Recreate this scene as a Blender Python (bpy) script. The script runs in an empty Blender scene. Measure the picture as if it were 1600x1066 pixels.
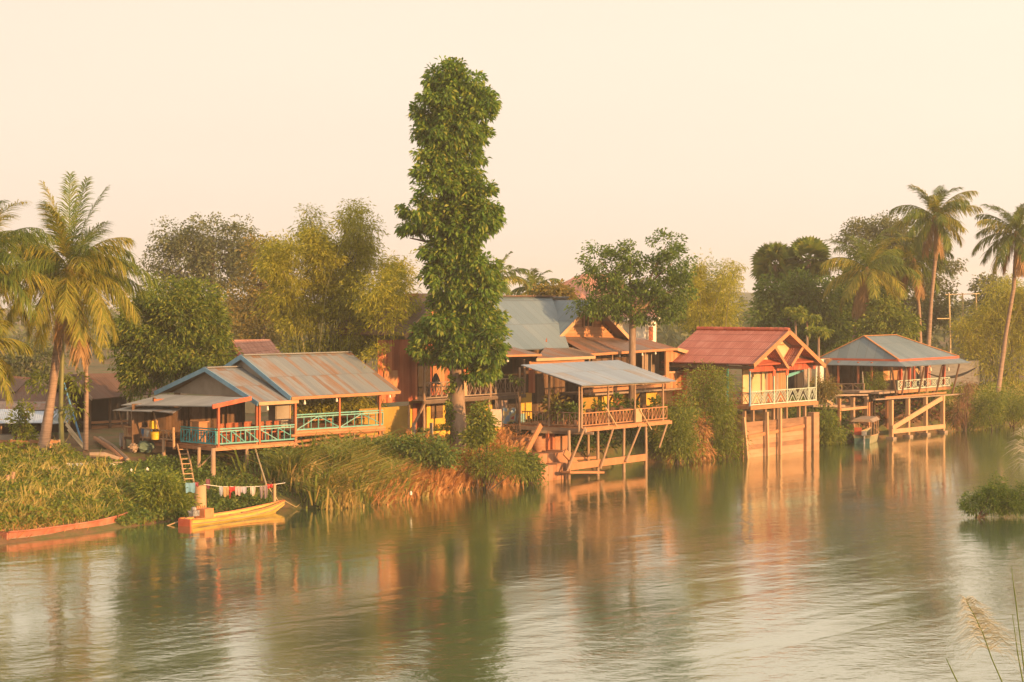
import bpy, math, random
import numpy as np
from mathutils import Vector as V

# ------------------------------------------------------------------ camera, sky, sun
SC = bpy.context.scene
COL = SC.collection
F, H, YH = 3000.0, 10.5, 470.0          # focal length in photo pixels, eye height, horizon row
cam = bpy.data.cameras.new('camera'); camo = bpy.data.objects.new('camera', cam); COL.objects.link(camo)
camo.location = (0, 0, H); camo.rotation_euler = (math.radians(90), 0, 0)
cam.sensor_width = 36; cam.lens = 36 * F / 1600
cam.shift_y = -(533 - YH) / 1600
cam.clip_start = .3; cam.clip_end = 6000
SC.camera = camo

SUN_DIR = V((.74, -.67, 0)).normalized(); SUN_EL = math.radians(9)
W = bpy.data.worlds.new("World"); SC.world = W; W.use_nodes = True
wn = W.node_tree.nodes; wl = W.node_tree.links
sky = wn.new('ShaderNodeTexSky'); sky.sky_type = 'NISHITA'; sky.sun_disc = False
sky.sun_elevation = SUN_EL; sky.sun_rotation = math.atan2(SUN_DIR.x, SUN_DIR.y)
sky.dust_density = 6; sky.air_density = 1.2; sky.ozone_density = 1
bw = wn.new('ShaderNodeRGBToBW'); mx = wn.new('ShaderNodeMix'); mx.data_type = 'RGBA'; mx.blend_type = 'MULTIPLY'
mx.inputs[0].default_value = 1; mx.inputs[7].default_value = (1.0, .835, .675, 1)
flat = wn.new('ShaderNodeMix'); flat.data_type = 'FLOAT'; flat.inputs[0].default_value = .74; flat.inputs[3].default_value = 7.8
comb = wn.new('ShaderNodeCombineColor')
wl.new(sky.outputs[0], bw.inputs[0]); wl.new(bw.outputs[0], flat.inputs[2])
tcw = wn.new('ShaderNodeTexCoord'); mpw = wn.new('ShaderNodeMapping'); mpw.inputs['Scale'].default_value = (1.2, 1.2, 7); nzw = wn.new('ShaderNodeTexNoise'); nzw.inputs['Scale'].default_value = 1.6; nzw.inputs['Detail'].default_value = 5
wl.new(tcw.outputs['Generated'], mpw.inputs[0]); wl.new(mpw.outputs[0], nzw.inputs['Vector'])          # faint uneven high haze
hzw = wn.new('ShaderNodeMath'); hzw.operation = 'MULTIPLY_ADD'; hzw.inputs[1].default_value = .10; hzw.inputs[2].default_value = .95; wl.new(nzw.outputs['Fac'], hzw.inputs[0])
mlw = wn.new('ShaderNodeMath'); mlw.operation = 'MULTIPLY'; wl.new(flat.outputs[0], mlw.inputs[0]); wl.new(hzw.outputs[0], mlw.inputs[1])
dtw = wn.new('ShaderNodeVectorMath'); dtw.operation = 'DOT_PRODUCT'; dtw.inputs[1].default_value = SUN_DIR; wl.new(tcw.outputs['Generated'], dtw.inputs[0])   # glow towards the sun
gw_ = wn.new('ShaderNodeMath'); gw_.operation = 'MULTIPLY_ADD'; gw_.inputs[1].default_value = .22; gw_.inputs[2].default_value = 1.13; wl.new(dtw.outputs['Value'], gw_.inputs[0])
glw = wn.new('ShaderNodeMath'); glw.operation = 'MULTIPLY'; wl.new(mlw.outputs[0], glw.inputs[0]); wl.new(gw_.outputs[0], glw.inputs[1])
for i in range(3): wl.new(glw.outputs[0], comb.inputs[i])
wl.new(comb.outputs[0], mx.inputs[6]); wl.new(mx.outputs[2], wn['Background'].inputs[0])
wn['Background'].inputs[1].default_value = .089

sl = bpy.data.lights.new('sun', 'SUN'); sl.energy = 4.9; sl.angle = math.radians(.6); sl.color = (1.0, .53, .20)
so = bpy.data.objects.new('sun', sl); COL.objects.link(so)
sd = V((SUN_DIR.x * math.cos(SUN_EL), SUN_DIR.y * math.cos(SUN_EL), math.sin(SUN_EL)))
so.rotation_euler = (-sd).to_track_quat('-Z', 'Y').to_euler(); so.location = (40, -40, 60)
SC.view_settings.view_transform = 'Standard'; SC.view_settings.look = 'None'
SC.view_settings.exposure = 1.0; SC.view_settings.gamma = 1
SC.render.engine = 'CYCLES'
SC.cycles.use_denoising = True
SC.cycles.max_bounces = 6; SC.cycles.transparent_max_bounces = 4; SC.cycles.volume_bounces = 0
SC.cycles.diffuse_bounces = 3; SC.cycles.glossy_bounces = 3; SC.cycles.transmission_bounces = 3
SC.cycles.caustics_reflective = False; SC.cycles.caustics_refractive = False

# ------------------------------------------------------------------ helpers
RND = random.Random(7)
def at(px, py, Y): return V(((px - 800) * Y / F, Y, H - (py - YH) * Y / F))
def onz(px, py, z=0.0): return at(px, py, (H - z) * F / (py - YH))
BASE = {}
class Fr:
    """a building's frame: u runs along the bank (right and away), v runs inland"""
    def __init__(s, px, py, Y, deg):
        s.o = at(px, py, Y); a = math.radians(deg)
        s.u = V((math.cos(a), math.sin(a), 0)); s.v = V((-math.sin(a), math.cos(a), 0)); s.z = s.o.z
    def P(s, u, v, z): 
        p = s.o + s.u * u + s.v * v; p.z = z; return p
    def uat(s, px, v):
        k = (px - 800) / F
        return (k * (s.o.y + v * s.v.y) - s.o.x - v * s.v.x) / (s.u.x - k * s.u.y)
    def vat(s, px, u):
        k = (px - 800) / F
        return (k * (s.o.y + u * s.u.y) - s.o.x - u * s.u.x) / (s.v.x - k * s.v.y)
    def A(s, px, py, v):
        p = s.P(s.uat(px, v), v, 0); p.z = H - (py - YH) * p.y / F; return p
    def B(s, px, py, u):
        p = s.P(u, s.vat(px, u), 0); p.z = H - (py - YH) * p.y / F; return p
    def loc(s, p):
        d = p - s.o; return d.dot(s.u), d.dot(s.v), p.z

def tagit(o, label=None, cat=None, group=None, kind=None):
    if label: o['label'] = label
    if cat: o['category'] = cat
    if group: o['group'] = group
    if kind: o['kind'] = kind
    return o
def thing(name, label, cat, loc, group=None):
    o = bpy.data.objects.new(name, None); COL.objects.link(o); o.location = loc; o.empty_display_size = .3
    BASE[o] = V(loc); return tagit(o, label, cat, group)
def link(name, me, mat, parent, base):
    o = bpy.data.objects.new(name, me); COL.objects.link(o); me.materials.append(mat)
    if parent is not None: o.parent = parent; BASE[o] = BASE[parent]
    else: o.location = base; BASE[o] = V(base)
    return o
Z = V((0, 0, 1))
class MB:
    def __init__(s): s.v = []; s.f = []; s.uv = []
    def face(s, pts, uv=None):
        n = len(s.v); s.v += [tuple(p) for p in pts]; s.f.append(tuple(range(n, n + len(pts))))
        if uv is None:
            a = V(pts[1]) - V(pts[0]); L = a.length or 1; a = a / L
            nn = (V(pts[1]) - V(pts[0])).cross(V(pts[-1]) - V(pts[0])); b = nn.cross(a)
            b = b.normalized() if b.length > 0 else Z
            uv = [((V(p) - V(pts[0])).dot(a), (V(p) - V(pts[0])).dot(b)) for p in pts]
        s.uv += uv; return s
    def hexa(s, c):      # 8 corners: bottom ring 0-3, top ring 4-7
        n = len(s.v); s.v += [tuple(p) for p in c]
        for q in ((3, 2, 1, 0), (4, 5, 6, 7), (0, 1, 5, 4), (1, 2, 6, 5), (2, 3, 7, 6), (3, 0, 4, 7)):
            s.f.append(tuple(n + i for i in q))
            a, b, d = V(c[q[0]]), V(c[q[1]]), V(c[q[3]])
            w, h = (b - a).length, (d - a).length
            s.uv += [(0, 0), (w, 0), (w, h), (0, h)]
        return s
    def box(s, c, ex, ey, ez):
        c = V(c); return s.hexa([c - ex - ey - ez, c + ex - ey - ez, c + ex + ey - ez, c - ex + ey - ez,
                                 c - ex - ey + ez, c + ex - ey + ez, c + ex + ey + ez, c - ex + ey + ez])
    def beam(s, p, q, w, h=None, up=Z):
        p, q = V(p), V(q); h = h or w; d = (q - p); L = d.length
        if L < 1e-5: return s
        d /= L; x = d.cross(up)
        if x.length < 1e-3: x = d.cross(V((.6, .8, 0)))
        x.normalize(); y = x.cross(d)
        return s.box((p + q) / 2, d * L / 2, x * w / 2, y * h / 2)
    def slab(s, a, b, c, d, t=.05):   # a,b along eave, c,d along ridge; the top face keeps a uv in metres
        a, b, c, d = map(V, (a, b, c, d)); n = (b - a).cross(d - a).normalized()
        if n.z < 0: n = -n
        lo = [p - n * t for p in (a, b, c, d)]; up = [a, b, c, d]
        e = (b - a).normalized(); g = n.cross(e)
        uv = [((p - a).dot(e), (p - a).dot(g)) for p in up]
        s.face(up, uv); s.face(lo[::-1], uv[::-1])
        for i in range(4):
            j = (i + 1) % 4; s.face([up[i], lo[i], lo[j], up[j]])
        return s
    def tube(s, pts, rad, n=8, cap=True):
        pts = [V(p) for p in pts]; rings = []
        if not hasattr(rad, '__len__'): rad = [rad] * len(pts)
        for i, p in enumerate(pts):
            d = (pts[min(i + 1, len(pts) - 1)] - pts[max(i - 1, 0)])
            d = d.normalized() if d.length > 0 else Z
            x = d.cross(V((.31, .95, .02))); x = x.normalized() if x.length > 1e-3 else V((1, 0, 0)); y = d.cross(x)
            k = len(s.v); rings.append(k)
            s.v += [tuple(p + (x * math.cos(2 * math.pi * j / n) + y * math.sin(2 * math.pi * j / n)) * rad[i]) for j in range(n)]
        for i in range(len(pts) - 1):
            for j in range(n):
                a, b = rings[i], rings[i + 1]; k = (j + 1) % n
                s.f.append((a + j, a + k, b + k, b + j)); s.uv += [(j / n, i), ((j + 1) / n, i), ((j + 1) / n, i + 1), (j / n, i + 1)]
        if cap:
            for r in (rings[0], rings[-1]):
                s.f.append(tuple(r + j for j in range(n))); s.uv += [(0, 0)] * n
        return s
    def lathe(s, c, prof, n=12):
        c = V(c); return s.tube([c + Z * z for r, z in prof], [max(r, .002) for r, z in prof], n)
    def build(s, name, mat, parent=None, base=None, smooth=False):
        b = BASE[parent] if parent is not None else V(base if base is not None else s.v[0])
        me = bpy.data.meshes.new(name); me.from_pydata([(x - b.x, y - b.y, z - b.z) for x, y, z in s.v], [], s.f)
        ul = me.uv_layers.new(name='UVMap'); ul.data.foreach_set('uv', np.array(s.uv, 'f').ravel())
        if smooth: me.polygons.foreach_set('use_smooth', [True] * len(me.polygons))
        me.update(); return link(name, me, mat, parent, b)
def npmesh(name, verts, nper, mat, parent=None, base=(0, 0, 0), faces=None, smooth=False):
    """verts (N*nper,3) in world space, every nper in a row one polygon, or faces (M,k)"""
    b = BASE[parent] if parent is not None else V(base)
    me = bpy.data.meshes.new(name); verts = np.asarray(verts, 'f') - np.array(b, 'f')
    if faces is None: faces = np.arange(len(verts)).reshape(-1, nper)
    k = faces.shape[1]; m = len(faces)
    me.vertices.add(len(verts)); me.vertices.foreach_set('co', verts.ravel())
    me.loops.add(m * k); me.loops.foreach_set('vertex_index', faces.astype('i').ravel())
    me.polygons.add(m); me.polygons.foreach_set('loop_start', np.arange(0, m * k, k, dtype='i'))
    try: me.polygons.foreach_set('loop_total', np.full(m, k, 'i'))
    except Exception: pass
    if smooth: me.polygons.foreach_set('use_smooth', np.ones(m, bool))
    me.update(calc_edges=True); me.validate()
    return link(name, me, mat, parent, b)
def copy_thing(root, loc, rz, label, group=None):
    r = root.copy(); COL.objects.link(r); r.location = loc; r.rotation_euler = (0, 0, rz); r['label'] = label
    if group: r['group'] = group
    for ch in list(root.children):
        c = ch.copy(); COL.objects.link(c); c.parent = r
        for g in ch.children:
            d = g.copy(); COL.objects.link(d); d.parent = c
    return r

# ------------------------------------------------------------------ materials
class NT:
    def __init__(s, name):
        s.m = bpy.data.materials.new(name); s.m.use_nodes = True; s.t = s.m.node_tree; s.t.nodes.clear()
        s.out = s.n('OutputMaterial')
    def n(s, kind, **kw):
        x = s.t.nodes.new('ShaderNode' + kind)
        for k, v in kw.items(): setattr(x, k, v)
        return x
    def l(s, a, b): s.t.links.new(a, b)
    def val(s, sock, v):
        if hasattr(v, 'links'): s.l(v, sock)
        else: sock.default_value = v
    def math(s, op, a, b=0.0, c=None):
        x = s.n('Math', operation=op); s.val(x.inputs[0], a); s.val(x.inputs[1], b)
        if c is not None: s.val(x.inputs[2], c)
        return x.outputs[0]
    def noise(s, vec, scale, detail=4, rough=.55, stretch=None):
        if stretch:
            mp = s.n('Mapping'); mp.inputs['Scale'].default_value = stretch; s.l(vec, mp.inputs[0]); vec = mp.outputs[0]
        x = s.n('TexNoise'); s.l(vec, x.inputs['Vector']); x.inputs['Scale'].default_value = scale
        x.inputs['Detail'].default_value = detail; x.inputs['Roughness'].default_value = rough
        return x.outputs['Fac']
    def ramp(s, fac, cols, lo=0., hi=1.):
        x = s.n('ValToRGB'); s.l(fac, x.inputs[0]); e = x.color_ramp.elements
        while len(e) < len(cols): e.new(.5)
        for i, c in enumerate(cols):
            e[i].position = lo + (hi - lo) * i / max(1, len(cols) - 1); e[i].color = (*c, 1)
        return x.outputs[0]
    def mix(s, fac, a, b, blend='MIX'):
        x = s.n('Mix', data_type='RGBA', blend_type=blend); s.val(x.inputs[0], fac)
        for i, v in ((6, a), (7, b)):
            if hasattr(v, 'links'): s.l(v, x.inputs[i])
            else: x.inputs[i].default_value = (*v, 1)
        return x.outputs[2]
    def obj(s): return s.n('TexCoord').outputs['Object']
    def uv(s): return s.n('TexCoord').outputs['UV']
    def isl(s): return s.n('NewGeometry').outputs['Random Per Island']
    def bsdf(s, col, rough=.8, bump=None, strength=.5, dist=.02, metal=0, spec=.3):
        b = s.n('BsdfPrincipled'); s.val(b.inputs['Base Color'], col if hasattr(col, 'links') else (*col, 1))
        s.val(b.inputs['Roughness'], rough); b.inputs['Metallic'].default_value = metal
        b.inputs['Specular IOR Level'].default_value = spec
        if bump is not None:
            u = s.n('Bump'); u.inputs['Strength'].default_value = strength; u.inputs['Distance'].default_value = dist
            s.l(bump, u.inputs['Height']); s.l(u.outputs[0], b.inputs['Normal'])
        s.l(b.outputs[0], s.out.inputs[0]); return b
def m_plain(name, cols, scale=2., rough=.8, island=.5, strength=.3, lo=.25, hi=.75, spec=.3, stretch=None):
    t = NT(name); o = t.obj(); nz = t.noise(o, scale, 5, .6, stretch)
    fac = t.math('ADD', t.math('MULTIPLY', nz, 1 - island), t.math('MULTIPLY', t.isl(), island)) if island else nz
    fine = t.noise(o, scale * 9, 3)
    t.bsdf(t.ramp(fac, cols, lo, hi), rough, fine, strength, .02, spec=spec); return t.m
def m_tin(name, base, rust, amount, streak=.5, pitch=.11, rough=.5, sheet=.8, length=2.6, gloss=.35):
    """corrugated sheets: uv in metres, u along the eave"""
    t = NT(name); uv = t.uv(); sp = t.n('SeparateXYZ'); t.l(uv, sp.inputs[0]); u, v = sp.outputs[0], sp.outputs[1]
    col_i = t.math('FLOOR', t.math('DIVIDE', u, sheet)); row = t.math('FLOOR', t.math('DIVIDE', v, length))
    cb = t.n('CombineXYZ'); t.l(col_i, cb.inputs[0]); t.l(row, cb.inputs[1])
    wn_ = t.n('TexWhiteNoise', noise_dimensions='2D'); t.l(cb.outputs[0], wn_.inputs[0])
    big = t.noise(uv, 1.0, 5, .65, (.55, .35, 1)); stk = t.noise(uv, 1.0, 4, .6, (4.5, .25, 1))
    col = t.ramp(t.math('ADD', t.math('MULTIPLY', wn_.outputs[0], .5), t.math('MULTIPLY', big, .5)), base, .2, .8)
    r = t.math('ADD', t.math('MULTIPLY', stk, streak), t.math('ADD', t.math('MULTIPLY', big, .5), t.math('MULTIPLY', wn_.outputs[0], .32)))
    rm = t.n('MapRange'); t.l(r, rm.inputs[0]); rm.inputs[1].default_value = 1.0 - amount; rm.inputs[2].default_value = 1.16 - amount
    c2 = t.mix(rm.outputs[0], col, t.ramp(stk, rust, .3, .7))
    fine = t.noise(uv, 22, 3); c2 = t.mix(t.math('MULTIPLY', fine, .35), c2, t.mix(.5, c2, (.12, .09, .07)))
    seam = t.math('LESS_THAN', t.math('FRACT', t.math('DIVIDE', u, sheet)), .05); rows_ = t.math('LESS_THAN', t.math('FRACT', t.math('DIVIDE', v, length)), .025)
    c2 = t.mix(t.math('MULTIPLY', t.math('MAXIMUM', seam, rows_), .38), c2, (.07, .055, .045))
    wv = t.math('SINE', t.math('MULTIPLY', u, 2 * math.pi / pitch))
    lap = t.math('PINGPONG', v, length / 2)
    lap = t.math('LESS_THAN', lap, .04)
    hgt = t.math('ADD', wv, t.math('MULTIPLY', lap, 1.5))
    t.bsdf(c2, t.math('ADD', rough, t.math('MULTIPLY', rm.outputs[0], .3)), hgt, .5, .018, spec=gloss); return t.m
def m_tile(name, cols, pitch=.17, row=1.1):
    t = NT(name); uv = t.uv(); sp = t.n('SeparateXYZ'); t.l(uv, sp.inputs[0]); u, v = sp.outputs[0], sp.outputs[1]
    stk = t.noise(uv, 1.0, 4, .7, (6, .5, 1)); big = t.noise(uv, .8, 4)
    col = t.ramp(t.math('ADD', t.math('MULTIPLY', stk, .65), t.math('MULTIPLY', big, .35)), cols, .32, .68)
    wv = t.math('SINE', t.math('MULTIPLY', u, 2 * math.pi / pitch)); saw = t.math('FRACT', t.math('DIVIDE', v, row))
    edge = t.math('LESS_THAN', saw, .07); col = t.mix(t.math('MULTIPLY', edge, .8), col, tuple(x * .6 for x in cols[0]))  # dark band paints the shadow of each tile row into the colour
    t.bsdf(col, .75, t.math('SUBTRACT', wv, t.math('MULTIPLY', saw, 2.)), .8, .03); return t.m
def m_leaf(name, cols, trans=.3, scale=.5, rough=.55, isl=.6, lo=.15, hi=.85):
    t = NT(name); nz = t.noise(t.obj(), scale, 3)
    fac = t.math('ADD', t.math('MULTIPLY', t.isl(), isl), t.math('MULTIPLY', nz, 1 - isl)); c = t.ramp(fac, cols, lo, hi)
    b = t.n('BsdfPrincipled'); t.l(c, b.inputs['Base Color']); b.inputs['Roughness'].default_value = rough; b.inputs['Specular IOR Level'].default_value = .25
    tr = t.n('BsdfTranslucent'); t.l(t.mix(1., c, (1.25, 1.15, .5), 'MULTIPLY'), tr.inputs[0])
    ms = t.n('MixShader'); ms.inputs[0].default_value = trans; t.l(b.outputs[0], ms.inputs[1]); t.l(tr.outputs[0], ms.inputs[2])
    t.l(ms.outputs[0], t.out.inputs[0]); return t.m

M = {}
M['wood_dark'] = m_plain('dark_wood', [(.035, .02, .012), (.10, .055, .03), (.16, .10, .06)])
M['wood_red'] = m_plain('red_wood', [(.22, .055, .025), (.36, .11, .05), (.46, .18, .085)], stretch=(1, 1, .3))
M['wood_orange'] = m_plain('orange_wood', [(.22, .095, .04), (.36, .165, .075), (.44, .225, .11)], stretch=(1, 1, .3))
M['wood_grey'] = m_plain('grey_wood', [(.12, .085, .06), (.25, .18, .13), (.36, .28, .2)])
M['wood_pale'] = m_plain('pale_wood', [(.30, .17, .085), (.43, .26, .14), (.5, .33, .19)])
M['post'] = m_plain('weathered_post', [(.13, .08, .05), (.28, .18, .11), (.38, .26, .17)], 1.5, stretch=(1, 1, .4))
M['teal'] = m_plain('teal_paint', [(.07, .25, .235), (.12, .34, .31), (.22, .42, .37)], 3, .6, .4)
M['teal_deep_shaded'] = m_plain('deep_teal_paint_shaded', [(.02, .18, .21), (.035, .26, .29), (.06, .32, .34)], 3, .6, .4)  # darker copy of the teal; the side railing's shade is in the colour
M['blue'] = m_plain('blue_paint', [(.10, .22, .33), (.16, .32, .45), (.24, .40, .50)], 2, .6, .2)
M['white'] = m_plain('white_paint', [(.52, .5, .43), (.68, .65, .57), (.76, .73, .66)], 2, .6, .2)
M['palegreen'] = m_plain('pale_green_paint', [(.33, .39, .31), (.44, .50, .40), (.52, .57, .47)], 2, .6, .2)
M['cream'] = m_plain('cream_wall', [(.40, .29, .15), (.53, .40, .22), (.60, .47, .29)], 1.2, .8, .3)
M['yellow'] = m_plain('yellow_wall', [(.46, .25, .035), (.60, .35, .05), (.68, .42, .08)], .9, .85, 0)
M['yellow_shaded'] = m_plain('yellow_wall_shaded', [(.22, .13, .025), (.32, .20, .04), (.40, .26, .06)], .9, .85, 0)  # darker copy of the yellow wall, with its shade put into the colour
M['whitewall'] = m_plain('white_render', [(.50, .46, .38), (.66, .62, .54), (.72, .68, .6)], .7, .85, 0)
M['greywall'] = m_plain('grey_panel', [(.20, .17, .14), (.28, .25, .21), (.34, .3, .26)], .8, .85, 0)
M['block'] = m_plain('grey_block', [(.09, .085, .08), (.15, .145, .135), (.2, .19, .175)], 2, .9, 0, stretch=(.3, .3, 3))
M['tin_rust'] = m_tin('rusty_corrugated_tin', [(.16, .19, .215), (.22, .255, .275), (.28, .305, .315)], [(.15, .085, .055), (.21, .125, .08), (.26, .175, .125)], .36, sheet=.3, length=2.2)
M['tin_grey'] = m_tin('grey_corrugated_tin', [(.105, .165, .205), (.135, .20, .245), (.165, .225, .26)], [(.19, .16, .13), (.25, .23, .2)], .2, .4)
M['tin_blue'] = m_tin('bluish_corrugated_tin', [(.22, .29, .38), (.27, .355, .45), (.32, .40, .5)], [(.2, .16, .12), (.28, .24, .19)], .30, .45)
M['tin_brown'] = m_tin('brown_rusted_tin', [(.11, .075, .058), (.16, .11, .085), (.21, .155, .125)], [(.16, .06, .03), (.27, .115, .055)], .35)
M['tin_dark'] = m_tin('dark_brown_tin', [(.08, .048, .04), (.12, .072, .058), (.15, .095, .075)], [(.10, .045, .03), (.16, .075, .045)], .25, rough=.85, gloss=.1)
M['tin_pale'] = m_tin('pale_fibre_sheet', [(.24, .25, .25), (.31, .32, .315), (.36, .37, .36)], [(.28, .2, .14), (.36, .28, .2)], .05, .4, .14)
M['tin_skyblue'] = m_tin('pale_blue_sheet', [(.30, .40, .52), (.38, .48, .62), (.44, .54, .68)], [(.3, .27, .25), (.42, .4, .38)], .05, .4)
M['tile_red'] = m_tile('red_roof_tile', [(.27, .085, .07), (.38, .13, .10), (.48, .24, .20)])
M['tile_pink'] = m_tile('pink_roof_tile', [(.24, .11, .075), (.36, .17, .12), (.44, .25, .18)], .3, .5)
M['redpaint'] = m_plain('red_paint', [(.28, .055, .03), (.42, .09, .045), (.5, .14, .07)], 2, .6, .3)
M['stone'] = m_plain('orange_stone', [(.18, .08, .042), (.30, .145, .075), (.36, .19, .11)], 1.3, .9, .35)
M['plankwall'] = m_plain('seawall_plank', [(.17, .095, .055), (.34, .19, .105), (.44, .27, .165)], .9, .85, .35, stretch=(.6, .6, 2.2), strength=.6)
M['trunk_dark'] = m_plain('shaded_bark', [(.06, .045, .03), (.12, .085, .06), (.17, .13, .09)], 3, .9, 0, .8)
M['dark'] = m_plain('dark_interior_shade', [(.012, .01, .008), (.03, .022, .016), (.045, .035, .025)], 1, .9, .3)  # near-black colour that stands in for shade inside openings and rooms
M['bark'] = m_plain('bark', [(.12, .075, .05), (.22, .15, .10), (.30, .21, .15)], 3, .9, 0, .8, stretch=(1, 1, .35))
M['bark_palm'] = m_plain('palm_bark', [(.15, .10, .07), (.25, .17, .12), (.32, .23, .17)], 2, .9, 0, .8, stretch=(.6, .6, 6))
M['bark_dark'] = m_plain('dark_bark', [(.05, .035, .025), (.10, .07, .05), (.15, .11, .08)], 3, .9, 0, .8)
M['culm'] = m_plain('bamboo_culm', [(.06, .07, .02), (.13, .14, .05), (.22, .21, .09)], 1.5, .5, .6)
M['bamboo_pole'] = m_plain('bamboo_pole', [(.33, .24, .12), (.45, .34, .19), (.52, .42, .26)], 2, .6, .3)
M['soil'] = m_plain('bare_soil', [(.12, .065, .035), (.22, .12, .065), (.28, .17, .1)], .8, .95, 0, .6)
M['net'] = m_plain('black_net', [(.012, .012, .012), (.03, .03, .028)], 8, .9, 0)
def flatc(name, c, rough=.7, var=.25):
    return m_plain(name, [tuple(x * (1 - var) for x in c), c, tuple(min(.85, x * (1 + var)) for x in c)], 4, rough, 0)
# ------------------------------------------------------------------ terrain, river, air
BK = V((.69, .7238, 0)).normalized(); NI = V((-BK.y, BK.x, 0))     # along the bank; inland
_w = [(-420, 925), (-150, 880), (0, 851), (120, 836), (200, 824), (285, 812), (335, 803), (450, 792), (500, 797), (560, 793), (640, 780), (740, 764), (800, 756), (845, 748),
      (880, 741), (1000, 724), (1050, 722), (1110, 717), (1160, 712), (1270, 696), (1340, 690), (1400, 682), (1480, 675), (1540, 667), (1600, 661), (1750, 646), (2000, 625)]
_p = [onz(x, y) for x, y in _w]
_S = np.array([p.x * BK.x + p.y * BK.y for p in _p]); _T = np.array([p.x * NI.x + p.y * NI.y for p in _p])
_o = np.argsort(_S); _S, _T = _S[_o], _T[_o]
_wS = [_p[i].dot(BK) for i in (0, 4, 6, 9, 12, 15, 18, 22, 26)]; _wW = [16, 15, 11, 8, 5, 4, 4, 5, 8]
def bank_d(x, y): 
    s = x * BK.x + y * BK.y; return x * NI.x + y * NI.y - np.interp(s, _S, _T), s
def gh(x, y):
    x = np.asarray(x, float); y = np.asarray(y, float); d, s = bank_d(x, y); w = np.interp(s, _wS, _wW)
    k = np.clip(d / w, 0, 1); h = 2.25 * (1 - (1 - k) ** 1.7) + np.clip(d, 0, .5) * .3
    h = np.where(d < 0, np.maximum(d * .5, -2.5), h + np.clip(d - w, 0, 400) * .004)
    bump = .10 * np.sin(x * 1.1 + y * .4) * np.sin(y * .9 - x * .3) + .06 * np.sin(x * 2.7 + 1) * np.sin(y * 2.3)
    return h + bump * np.clip(d / 2, 0, 1)
def gz(x, y): return float(gh(x, y))
def onground(px, py, guess=105.0):
    Y = guess
    for _ in range(30):
        p = at(px, py, Y); z = gz(p.x, p.y); Y = .5 * Y + .5 * (H - z) * F / (py - YH)
    return at(px, py, Y)
ss = np.concatenate([np.linspace(-900, -40, 18)[:-1], np.arange(-40, 190, 1.0), np.linspace(190, 1100, 24)])
dd = np.concatenate([np.linspace(-10, 0, 8)[:-1], np.arange(0, 26, .8), np.linspace(26, 100, 20), np.linspace(110, 1100, 16)])
S2, D2 = np.meshgrid(ss, dd, indexing='ij'); T2 = D2 + np.interp(S2, _S, _T)
X2 = S2 * BK.x + T2 * NI.x; Y2 = S2 * BK.y + T2 * NI.y
vv = np.stack([X2, Y2, gh(X2, Y2)], -1).reshape(-1, 3); ni, nj = S2.shape
ii = (np.arange(ni - 1)[:, None] * nj + np.arange(nj - 1)[None]).ravel()
t = NT('bank_soil'); o = t.obj()
c = t.ramp(t.noise(o, .35, 6, .65), [(.10, .055, .03), (.16, .095, .045), (.09, .10, .03), (.06, .08, .02)], .3, .72)
t.bsdf(c, .95, t.noise(o, 3, 6), .8, .1)
g = npmesh('ground', vv, 4, t.m, faces=np.stack([ii, ii + nj, ii + nj + 1, ii + 1], -1), smooth=True); g['kind'] = 'structure'

t = NT('river_water'); o = t.obj()
w1 = t.noise(o, 1.15, 4, .6, (.8, 1.2, 1)); w2 = t.noise(o, 3.6, 3, .5, (1, 1.3, 1)); w3 = t.noise(o, .25, 2, .5)
rot = t.n('Mapping'); rot.inputs['Rotation'].default_value = (0, 0, -math.atan2(BK.y, BK.x)); t.l(o, rot.inputs[0])
pt = t.noise(rot.outputs[0], 1.0, 4, .6, (.030, .14, 1))
mr = t.n('MapRange'); t.l(pt, mr.inputs[0]); mr.inputs[1].default_value = .40; mr.inputs[2].default_value = .68; mr.inputs[3].default_value = .28; mr.inputs[4].default_value = 1.6
spw = t.n('SeparateXYZ'); t.l(o, spw.inputs[0])
nr = t.n('MapRange'); t.l(spw.outputs[1], nr.inputs[0]); nr.inputs[1].default_value = 60; nr.inputs[2].default_value = 110; nr.inputs[3].default_value = 1.25; nr.inputs[4].default_value = .55
amp = t.math('MULTIPLY', mr.outputs[0], nr.outputs[0])
hh = t.math('ADD', t.math('ADD', w1, t.math('MULTIPLY', w2, .30)), t.math('MULTIPLY', w3, .5))
b = t.bsdf((.045, .085, .032), .5, t.math('MULTIPLY', hh, amp), .6, .03, spec=.1)
gl = t.n('BsdfGlossy'); gl.inputs['Color'].default_value = (.97, 1, .92, 1); gl.inputs['Roughness'].default_value = .08
bu = t.n('Bump'); bu.inputs['Strength'].default_value = 1.; bu.inputs['Distance'].default_value = .023; t.l(t.math('MULTIPLY', hh, amp), bu.inputs['Height']); t.l(bu.outputs[0], gl.inputs['Normal'])
fz = t.n('Fresnel'); fz.inputs['IOR'].default_value = 1.5; t.l(bu.outputs[0], fz.inputs['Normal'])
ms = t.n('MixShader'); t.l(t.math('MULTIPLY_ADD', fz.outputs[0], .52, .44), ms.inputs[0]); t.l(b.outputs[0], ms.inputs[1]); t.l(gl.outputs[0], ms.inputs[2]); t.l(ms.outputs[0], t.out.inputs[0])
mb = MB(); mb.face([(-1150, -60, 0), (1150, -60, 0), (1150, 1180, 0), (-1150, 1180, 0)])
r = mb.build('river', t.m, base=(0, 0, 0)); r['kind'] = 'structure'

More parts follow.
